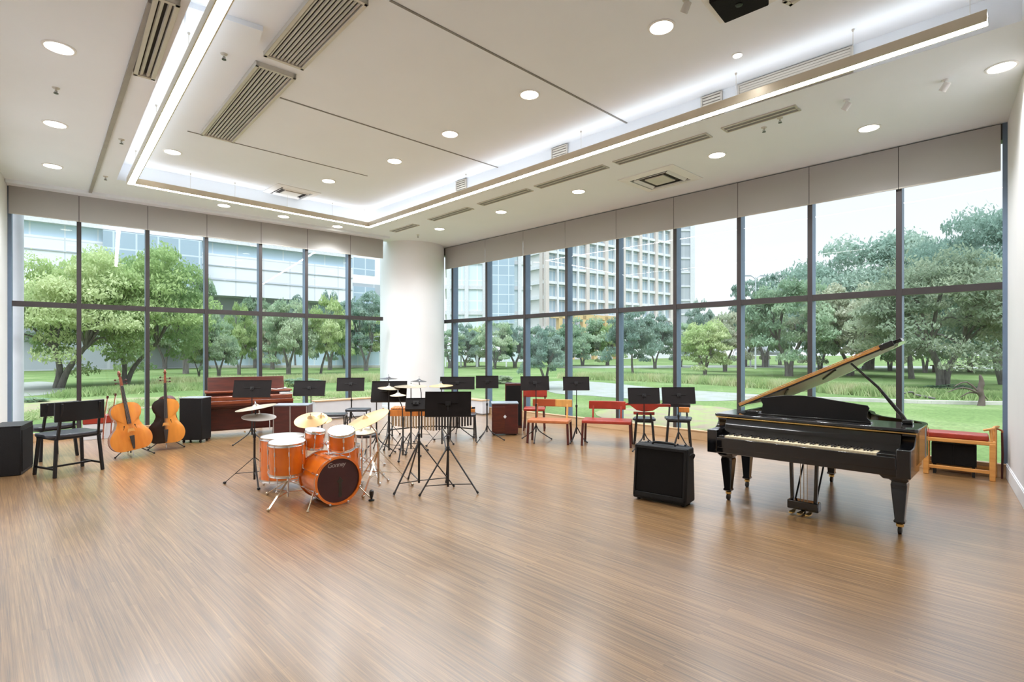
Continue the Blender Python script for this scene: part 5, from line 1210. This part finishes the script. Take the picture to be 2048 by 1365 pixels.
# ---- leafy crowns
def crown_mesh(name, seed, m, clumps, leaves, R0_=1.0, flat=.55, layers=3, hole=.25, leaf=.045, core=None):
    """unit crown: width about 2, standing on z=0, with flattened layered clumps"""
    rd = random.Random(seed); vs = []; fs = []; cl = []
    for i in range(clumps):
        a = rd.uniform(0, 2*math.pi); rr = math.sqrt(rd.uniform(hole*hole, 1))*.86; ly = rd.random()
        zt = flat*(1-.75*rr*rr)
        z = zt*(.35+.65*(int(ly*layers)+.5)/layers)*1.25+rd.uniform(-.04, .04)
        if i % 4 == 0: z -= flat*rd.uniform(.15, .55)
        if layers == 5:
            z = flat*(.52+.5*rd.uniform(-1, 1)*math.sqrt(max(0, 1-rr*rr*.9)))
        cl.append((math.cos(a)*rr, math.sin(a)*rr, z, rd.uniform(.17, .30), rd.uniform(.07, .13)))
    for (cx, cy, cz, r, h) in cl:
        for _ in range(leaves):
            a = rd.uniform(0, 2*math.pi); q = rd.random()**.45*r; x = cx+math.cos(a)*q; y = cy+math.sin(a)*q
            z = cz+h*(1-(q/r)**2)*rd.uniform(-.35, 1)+rd.uniform(-.01, .01)
            s = leaf*rd.uniform(.6, 1.25); n = Vector((rd.gauss(0, .55), rd.gauss(0, .55), 1)).normalized(); t1 = n.cross(Vector((math.cos(a), math.sin(a), .1))).normalized(); t2 = n.cross(t1)
            c = Vector((x, y, z)); k = len(vs)
            vs += [tuple(c-t1*s*.5), tuple(c+t2*s*.28), tuple(c+t1*s*.6), tuple(c-t2*s*.28)]; fs.append((k, k+1, k+2, k+3))
    me = bpy.data.meshes.new(name); me.from_pydata(vs, [], fs); me.materials.append(m); me.update()
    return me, cl
def trunk_mesh(name, cl, th, tr, seed, lean=0.0, fork=2, crown_h=1.0, crown_r=1.0):
    """trunk from z=0 to th with branches into clumps (crown scaled by crown_r, crown_h)"""
    rd = random.Random(seed); b = MB(); forks = []
    base = Vector((0, 0, 0))
    for k in range(fork):
        a = 2*math.pi*k/fork+rd.uniform(-.5, .5); d = Vector((math.cos(a), math.sin(a), 0)); off = .0 if fork == 1 else .10*crown_r
        p1 = Vector((lean*.4, 0, th*.45))+d*off*.6; p2 = Vector((lean, 0, th))+d*off*2.2
        b.tube(path([base+d*tr*.4, p1, p2], 4), [tr*(.66-.30*i/8) for i in range(9)], 9); forks.append(p2)
    idx = list(range(len(cl))); rd.shuffle(idx)
    for i in idx[:16]:
        cx, cy, cz, r, h = cl[i]; tgt = Vector((cx*crown_r+lean, cy*crown_r, th*.8+cz*crown_h)); s = min(forks, key=lambda f: (f-tgt).length)
        m1 = s.lerp(tgt, .5)+Vector((0, 0, .10*crown_h)); b.tube(path([s-Vector((0, 0, th*.05)), m1, tgt], 3), [tr*.24*(1-.13*j) for j in range(7)], 6)
    return b
LEAFM = {'L': M_leafL, 'M': M_leafM, 'D': M_leafD, 'O': M_leafO}
PROTO = {}
for kk, m_ in LEAFM.items():
    for sd_ in (1, 2):
        PROTO[(kk, 'wide', sd_)] = crown_mesh('crown_'+kk, sd_*11+ord(kk), m_, 62, 250, flat=.55, layers=3, leaf=.060)
    PROTO[(kk, 'round', 1)] = crown_mesh('crown_round_'+kk, 5+ord(kk), m_, 66, 230, flat=1.05, layers=5, hole=.0, leaf=.062)
for kk in ('O', 'D', 'L'):
    PROTO[(kk, 'big', 1)] = crown_mesh('crown_big_'+kk, 9+ord(kk), LEAFM[kk], 120, 330, flat=.55, layers=4, leaf=.036)
trn = [0]
def tree(lab, u, vb, vt, wpx, kind='M', form='wide', sd_=1, lean=0.0, fork=2, tr=.16, thf=.42, group=None, cu=None, Y=None, tall=None):
    p = GL(u, vb) if Y is None else Vector(((u-CU)/FPX*Y, Y, GZ)); Y = p.y; Ht = (CV-vt)/FPX*Y+H-GZ; rad = wpx/2/FPX*Y; cx = 0 if cu is None else (cu-u)/FPX*Y
    me, cl = PROTO[(kind, form, sd_)]
    t = thing('tree', lab, 'tree', p, 0, group); trn[0] += 1
    th = Ht*thf*.80; top = {'wide': .66, 'round': 1.20, 'big': .68}[form]
    ch = (Ht-th*.8)/top
    b = trunk_mesh('trunk', cl, th, tr, trn[0], cx, fork, ch, rad); b.build('trunk', M_bark, t)
    o = bpy.data.objects.new('crown', me); COL.objects.link(o); o.parent = t; o.location = (cx, 0, th*.8); o.scale = (rad, rad, ch)
    rzz = (trn[0]*1.7) % 6.28; 
    return t
G1 = 'park trees outside the left glass wall'; G2 = 'park trees outside the right glass wall'; G3 = 'distant trees behind the lawn'
# left side
tree('bright green spreading tree with thick trunk at the far left of the glass', 118, 777, 488, 300, 'L', 'big', 1, .2, 2, .24, .36, G1, cu=150)
tree('bright layered tree with forked trunk behind the leaning cello neck', 250, 768, 480, 300, 'L', 'big', 1, .2, 2, .20, .36, G1, cu=275)
tree('mid green tree filling the third left pane above the wheeled cabinet', 372, 748, 528, 130, 'M', 'wide', 2, .1, 2, .22, .4, G1)
tree('small round-headed bush tree left of the upright piano', 398, 757, 632, 66, 'L', 'round', 1, .0, 3, .07, .3, G1)
tree('small leafy tree directly behind the upright piano left half', 438, 757, 640, 74, 'M', 'wide', 1, .0, 2, .12, .4, G1)
tree('slim leafy tree above the upright piano right half', 478, 750, 610, 72, 'L', 'wide', 2, .0, 2, .12, .4, G1)
tree('leafy tree with forked trunk above the first music stand right of the upright piano', 577, 750, 600, 110, 'M', 'wide', 1, .2, 2, .17, .42, G1)
tree('tree with leaning trunk in the sixth left pane', 640, 748, 596, 96, 'L', 'wide', 2, .3, 1, .15, .42, G1, cu=655)
tree('darker bushy tree in the left pane next to the round column', 732, 742, 572, 100, 'D', 'round', 1, .0, 2, .2, .34, G1)
tree('dark pointed tree rising before the white building', 590, 736, 580, 60, 'D', 'round', 1, .0, 1, .16, .4, G1)
for i, (u, vt, w_, k) in enumerate(((60, 600, 120, 'M'), (185, 590, 120, 'D'), (330, 585, 110, 'M'), (420, 600, 100, 'D'), (510, 596, 90, 'M'), (545, 610, 80, 'O'), (610, 615, 80, 'M'), (690, 608, 90, 'M'), (660, 588, 70, 'D'), (752, 620, 80, 'L'))):
    tree('%s distant tree from the left edge in the row behind the left lawn' % ORD[i], u, 735, vt, w_, k, 'round' if i % 3 == 0 else 'wide', 1, 0, 2, .2, .36, 'row of distant trees beyond the left lawn', Y=46+(i*7 % 11))
# right side
tree('hazy tree by the white canopies next to the round column', 930, 735, 650, 70, 'D', 'wide', 1, .0, 2, .14, .4, G2)
tree('small tree in the third right pane left of the twin-trunk tree', 990, 738, 642, 96, 'M', 'wide', 2, .0, 3, .13, .4, G2)
t = tree('low twin-trunk tree with drooping trunks above the red chairs', 1092, 779, 655, 104, 'D', 'wide', 1, .0, 2, .12, .5, G2, cu=1088)
tree('spreading tree behind the fourth right mullion', 1165, 732, 634, 130, 'M', 'wide', 2, .0, 2, .2, .4, G2)
tree('dense green tree with slim trunk in the middle of the right glass', 1264, 748, 618, 120, 'D', 'wide', 1, .0, 1, .15, .42, G2)
tree('dense dark tree just left of the slim grey tower mullion', 1310, 738, 626, 90, 'D', 'wide', 2, .0, 2, .16, .42, G2)
tree('light green tree right of the slim grey tower mullion', 1410, 751, 640, 110, 'L', 'wide', 1, .0, 3, .13, .4, G2)
tree('pale olive tree next to the seventh right mullion', 1450, 744, 622, 110, 'O', 'wide', 2, .0, 2, .16, .42, G2)
tree('large tree with straight trunk left of the piano lid', 1578, 753, 560, 190, 'M', 'wide', 1, .0, 2, .26, .42, G2)
tree('dark tall tree left of the huge layered tree', 1530, 735, 532, 130, 'D', 'round', 1, .0, 2, .3, .34, G2)
tree('huge layered umbrella tree with the highest broad dome on the right', 1735, 735, 462, 330, 'D', 'big', 1, .0, 3, .5, .40, G2, Y=48)
tree('olive green wide tree behind the open piano lid', 1700, 752, 565, 210, 'O', 'wide', 1, .0, 2, .24, .42, G2)
tree('olive spreading tree with forked pale trunks above the far right bench', 1885, 783, 500, 330, 'O', 'big', 1, .3, 2, .26, .42, G2, cu=1890)
tree('tree with thick straight trunk behind the last right mullion', 1820, 758, 560, 170, 'M', 'wide', 2, .0, 1, .26, .42, G2)
tree('tall dark tree with leaning trunk at the far right edge', 2003, 770, 405, 300, 'D', 'big', 1, -.5, 1, .34, .44, G2, cu=1975)
tree('tall tree whose layered top rises highest at the far right', 2010, 735, 400, 280, 'D', 'big', 1, .0, 2, .4, .42, G2, Y=38)
for i, (u, vt, w_, k) in enumerate(((900, 655, 60, 'M'), (955, 650, 70, 'L'), (1030, 655, 80, 'D'), (1070, 650, 70, 'M'), (1135, 655, 90, 'M'), (1215, 645, 80, 'L'), (1360, 640, 100, 'M'), (1400, 604, 70, 'D'), (1490, 612, 90, 'O'), (1560, 590, 110, 'M'))):
    tree('%s distant tree from the round column in the row behind the right lawn' % ORD[i], u, 735, vt, w_, k, 'round' if i % 3 == 0 else 'wide', 1, 0, 2, .22, .38, 'row of distant trees beyond the right lawn', Y=52+(i*7 % 13))
for i, (u, vt, w_, k) in enumerate(((1640, 560, 150, 'D'), (1780, 560, 170, 'M'), (1850, 540, 170, 'D'), (1940, 530, 170, 'M'), (2060, 480, 200, 'D'))):
    tree('%s tree from the left in the dense backdrop behind the far right trees' % ORD[i], u, 735, vt, w_, k, 'round' if i % 2 else 'wide', 1, 0, 2, .16, .38, 'dense backdrop trees at the far right', Y=40+(i*5 % 9))

# ---- shrubs, grass bands
def shrub(lab, u, v, wpx, hpx, k='M'):
    p = GL(u, v); rad = wpx/2/FPX*p.y; hh = hpx/FPX*p.y; me, cl = PROTO[(k, 'round', 1)]
    t = thing('shrub', lab, 'shrub', p, 0, 'low shrubs in the park')
    o = bpy.data.objects.new('foliage', me); COL.objects.link(o); o.parent = t; o.scale = (rad, rad, hh/1.42); o.location = (0, 0, -hh*.12)
    b = MB()
    for i in range(4): a = i*1.6; b.tube([(0, 0, -.02), (math.cos(a)*rad*.4, math.sin(a)*rad*.4, hh*.6)], .015, 5)
    b.build('stems', M_bark, t); return t
shrub('brownish low shrub right of the round column behind the music stands', 1000, 768, 50, 26, 'O')
shrub('low shrub under the bright tree at the far left', 60, 805, 60, 14, 'M')
shrub('low green shrub behind the left music stands', 600, 772, 80, 24, 'M')
shrub('low green shrub left of the large far right trees', 1850, 793, 90, 22, 'O')
shrub('low green shrub at the foot of the forked pale trunks', 1910, 785, 90, 24, 'M')
def grass_band(name, lab, px, n, h0, h1, seed):
    """tufts of tall grass along a line of lawn points, spread sideways"""
    rd = random.Random(seed); vs = []; fs = []
    ps = [GL(u, v) for u, v in px]
    for _ in range(n):
        i = rd.randrange(len(ps)-1); p = ps[i].lerp(ps[i+1], rd.random()); p = p+Vector((rd.gauss(0, .25), rd.gauss(0, .55), 0))
        if (p.dot(nL) < DL+.4) and (p.dot(nR) < DR+.4): continue
        hh = rd.uniform(h0, h1); a = rd.uniform(0, 6.28); w_ = rd.uniform(.012, .03); d = Vector((math.cos(a), math.sin(a), 0)); ln = Vector((rd.gauss(0, .12), rd.gauss(0, .12), 0))
        k = len(vs); vs += [tuple(p-d*w_), tuple(p+d*w_), tuple(p+ln*.5+d*w_*.5+Vector((0, 0, hh*.6))), tuple(p+ln+Vector((0, 0, hh))), tuple(p+ln*.5-d*w_*.5+Vector((0, 0, hh*.6)))]
        fs.append((k, k+1, k+2, k+3, k+4))
    me = bpy.data.meshes.new(name); me.from_pydata(vs, [], fs); me.materials.append(M_grass); o = bpy.data.objects.new(name, me); COL.objects.link(o)
    return tag(o, lab, 'grass', kind='stuff')
grass_band('tall_grass', 'band of tall grass behind the pale path on the right', [(1130, 757), (1300, 762), (1450, 770), (1620, 782), (1760, 792)], 15000, .15, .5, 3)
grass_band('tall_grass', 'rough tall grass across the left lawn behind the cellos', [(330, 772), (480, 770), (620, 765), (760, 762)], 14000, .15, .5, 4)
grass_band('tall_grass', 'tall grass tufts below the bright trees at far left', [(150, 792), (260, 786), (400, 778), (560, 775)], 10000, .1, .35, 5)
grass_band('tall_grass', 'grass tufts around the stump and branches on the far right', [(1760, 790), (1900, 796), (2040, 800)], 8000, .1, .35, 6)
grass_band('tall_grass', 'short brownish grass along the left glass wall', [(40, 840), (250, 812), (500, 798), (760, 790)], 9000, .05, .2, 8)

# stump, branches, bench, lamp
p = GL(1962, 812)
t = thing('tree_stump', 'dark upright broken stump on the far right lawn', 'stump', p, 0)
b = MB(); b.tube(path([(0, 0, -.05), (.03, 0, .25), (-.02, .02, .45), (.02, 0, .70), (-.03, 0, .95)], 4), [.12, .10, .09, .08, .07, .07, .08, .09, .09, .08, .07, .08, .07, .06, .05, .04, .02], 9); b.build('trunk', M_wood_out, t)
for i, (dx, dz) in enumerate(((-.9, .45), (-.7, .62), (.35, .2), (-.5, .3))):
    b = MB(); b.tube(path([(0, 0, .35), (dx*.5, .1, dz+.1), (dx, .15, dz-.05)], 3), [.035, .03, .028, .024, .02, .014, .008], 6); b.build('branch', M_wood_out, t)
for i, (a, c_, lab) in enumerate((((1790, 795), (1870, 800), 'long fallen pale branch on the grass left of the stump'), ((1840, 790), (1930, 797), 'fallen crooked branch just left of the dark stump'))):
    p, q = GL(*a), GL(*c_); b = MB(); b.tube(path([p+Vector((0, 0, .05)), p.lerp(q, .4)+Vector((0, 0, .22)), p.lerp(q, .7)+Vector((0, .3, .12)), q+Vector((0, 0, .04))], 4), .035, 6)
    tag(b.build('fallen_branch', M_bark), lab, 'branch', 'fallen branches on the lawn')
p = GL(1905, 745)
t = thing('park_bench', 'dark park bench between the forked pale trunks', 'bench', p, 0)
MB().box(-1.6, 1.6, -.25, .25, .5, .58).build('seat', M_wood_out, t)
for x in (-1.4, 1.4): MB().box(x-.06, x+.06, -.2, .2, 0, .5).build('leg', M_wood_out, t)
p = GL(1511, 738)
t = thing('street_lamp', 'thin grey twin-arm street lamp against the pale sky', 'street lamp', p, 0); zt = H+(CV-552)/FPX*p.y
b = MB(); b.tube([(0, 0, -.2), (0, 0, zt)], [.09, .05], 8); b.build('pole', M_greyfac, t)
for sx in (-1, 1):
    b = MB(); b.tube(path([(0, 0, zt-.2), (sx*.4, 0, zt+.1), (sx*.9, 0, zt+.12)]), .04, 6); b.build('arm', M_greyfac, t)
    MB().box(sx*.75-.3, sx*.75+.3, -.12, .12, zt+.08, zt+.18).build('lamp_head', M_greyfac, t)

# ---- white canopies
for i, (u, v, wpx, lab) in enumerate(((925, 690, 60, 'white peaked canopy nearest the round column'), (985, 700, 56, 'white peaked canopy in the third right pane'), (1520, 705, 70, 'white canopy left of the piano lid under the trees'))):
    Y = 58; c = PY(u, v, Y); r = wpx/2/FPX*Y
    t = thing('canopy', lab, 'canopy', (c.x, c.y, GZ), 0, 'white canopies in the park'); z = c.z-GZ
    b = MB(); b.add([(-r, -r, z), (r, -r, z), (r, r, z), (-r, r, z), (0, 0, z+1.6), (-r, -r, z-.3), (r, -r, z-.3), (r, r, z-.3), (-r, r, z-.3)], [(0, 1, 4), (1, 2, 4), (2, 3, 4), (3, 0, 4), (0, 5, 6, 1), (1, 6, 7, 2), (2, 7, 8, 3), (3, 8, 5, 0)])
    b.build('canvas_roof', M_tent, t, smooth=0)
    for x in (-r, 0, r): MB().box(x-.07, x+.07, -r-.07, -r+.07, 0, z).build('post', M_tent, t)

# ---- buildings
# left: white clad building parallel to the left glass wall
DB = 58.0
def bz(u, v): return PL(u, v, nL, DB)
pa, pb = bz(-40, 600), bz(705, 600); s_a = (pa-L0).dot(dL); s_b = (pb-L0).dot(dL)
org = L0+nL*(DB-DL)
z_top, z_b1, z_b0 = bz(42, 436).z, bz(42, 440).z, bz(42, 467).z
z_low = bz(427, 590).z
t = thing('white_building', 'long white panelled building with a pale blue glass band behind the left trees', 'building', (org.x, org.y, GZ), yaw(dL))
def B(name, m, s0, s1, y0, y1, z0, z1): return MB().box(s0, s1, y0, y1, z0-GZ, z1-GZ).build(name, m, t, smooth=0)
B('wall', M_wpanel, s_a-10, s_b, 0, 14, z_low, z_b0); B('glass_band', M_bband, s_a-10, s_b, .3, 14, z_b0, z_b1); B('roof_edge', M_slab, s_a-10, s_b, -.3, 14, z_b1, z_top+1.2)
B('ground_floor', M_greyfac, s_a-10, s_b, 2.5, 14, GZ, z_low)
for k in (0.36, 0.70): zz = z_low+(z_b0-z_low)*k; B('ledge', M_greyfac, s_a-10, s_b, -.06, 0, zz, zz+.10)
g0 = (bz(205, 500)-L0).dot(dL); g1 = (bz(398, 500)-L0).dot(dL)
B('glass_bay', M_bglass, g0, g1, -1.6, 0, z_low, z_b1-.3)
B('wing', M_greyfac, s_b, s_b+7, 5, 14, GZ, z_b0-1.0)
for k in range(3): B('wing_window', M_bglass, s_b+2, s_b+5, 4.9, 5.2, z_low+k*3.6+.5, z_low+k*3.6+2.6)
# low hoarding beyond the left lawn
p0, p1 = GL(20, 736), GL(760, 736)
t = thing('site_fence', 'long pale blue fence beyond the left lawn', 'fence', (p0.x, p0.y, GZ), 0); Lf = p1.x-p0.x
MB().box(-20, Lf+4, 0, .1, .25, 1.6).build('panel', M_bband, t, smooth=0); MB().box(-20, Lf+4, -.1, .2, 0, .25).build('plinth', M_stone, t, smooth=0)
# right: tan tower
Yt = 105.0; cor = Vector(((1095-CU)/FPX*Yt, Yt, 0)); dF = Vector((.815, .580, 0)).normalized(); rzt = yaw(dF); Ht = 62.0
t = thing('apartment_tower', 'tall tan and white gridded apartment tower behind the right trees', 'building', (cor.x, cor.y, GZ), rzt); LF = 39.0; WF = 30.0
MB().box(0, LF, .6, WF, 0, Ht).build('glass_wall', M_tglass, t, smooth=0)
for k in range(15): x = LF*k/14; MB().box(x-.45 if k % 2 == 0 else x-.2, x+.45 if k % 2 == 0 else x+.2, 0, .7, 6, Ht).build('pier', M_tan if k % 2 == 0 else M_slab, t, smooth=0)
for k in range(18): z = 6+3.1*k; MB().box(0, LF, .12, .7, z, z+.55).build('floor_slab', M_slab, t, smooth=0)
for k in range(6): y = 1.5+WF*k/6; MB().box(-.5, .2, y-.5, y+.5, 6, Ht).build('pier', M_tan, t, smooth=0)
for k in range(18): z = 6+3.1*k; MB().box(-.4, .2, .6, WF, z, z+.7).build('floor_slab', M_slab, t, smooth=0)
MB().box(-.4, .3, 10, 26, 14, Ht).build('blue_glass_bay', M_bglass, t, smooth=0)
MB().box(-1, LF+1, -1.5, WF, 0, 6).build('podium', M_slab, t, smooth=0)
for k in range(6): x = 1+k*3.2; MB().box(x, x+.9, -2.4, -1.5, 0, 9.0).build('ochre_pillar', M_ochre, t, smooth=0)
MB().box(-.5, 20, -2.4, -1.5, 8.2, 9.2).build('ochre_beam', M_ochre, t, smooth=0)
# slim grey tower
Y2 = 150.0; x0, x1 = (1347-CU)/FPX*Y2, (1387-CU)/FPX*Y2
t = thing('slim_tower', 'slim pale grey tower just right of the tan gridded tower', 'building', (x0, Y2, GZ), .0)
MB().box(0, x1-x0, 0, 12, 0, 60).build('wall', M_greyfac, t, smooth=0)
for k in range(14): MB().box(-.2, x1-x0+.2, -.2, 12, 4+4*k, 4.5+4*k).build('floor_band', M_slab, t, smooth=0)
MB().box(x1-x0-1, x1-x0+.3, -.3, 12, 0, 60).build('corner_fin', M_slab, t, smooth=0)
# pale cyan glass building right of the column
Y3 = 82.0; x0, x1 = (893-CU)/FPX*Y3, (1062-CU)/FPX*Y3
t = thing('glass_building', 'pale cyan glass office building immediately right of the round column', 'building', (x0, Y3, GZ), .12)
MB().box(0, x1-x0, 0, 16, 0, 30).build('wall', M_cyan, t, smooth=0)
for k in range(8): MB().box(-.2, x1-x0+.2, -.2, 16, 4*k+3.4, 4*k+4).build('floor_band', M_slab, t, smooth=0)
MB().box(6.4, 10.5, -1.5, 0, 6, 27).build('blue_glass_bay', M_bglass, t, smooth=0)
for k in range(5): MB().box(k*2.8, .6+k*2.8, -.5, 0, 0, 30).build('fin', M_slab, t, smooth=0)
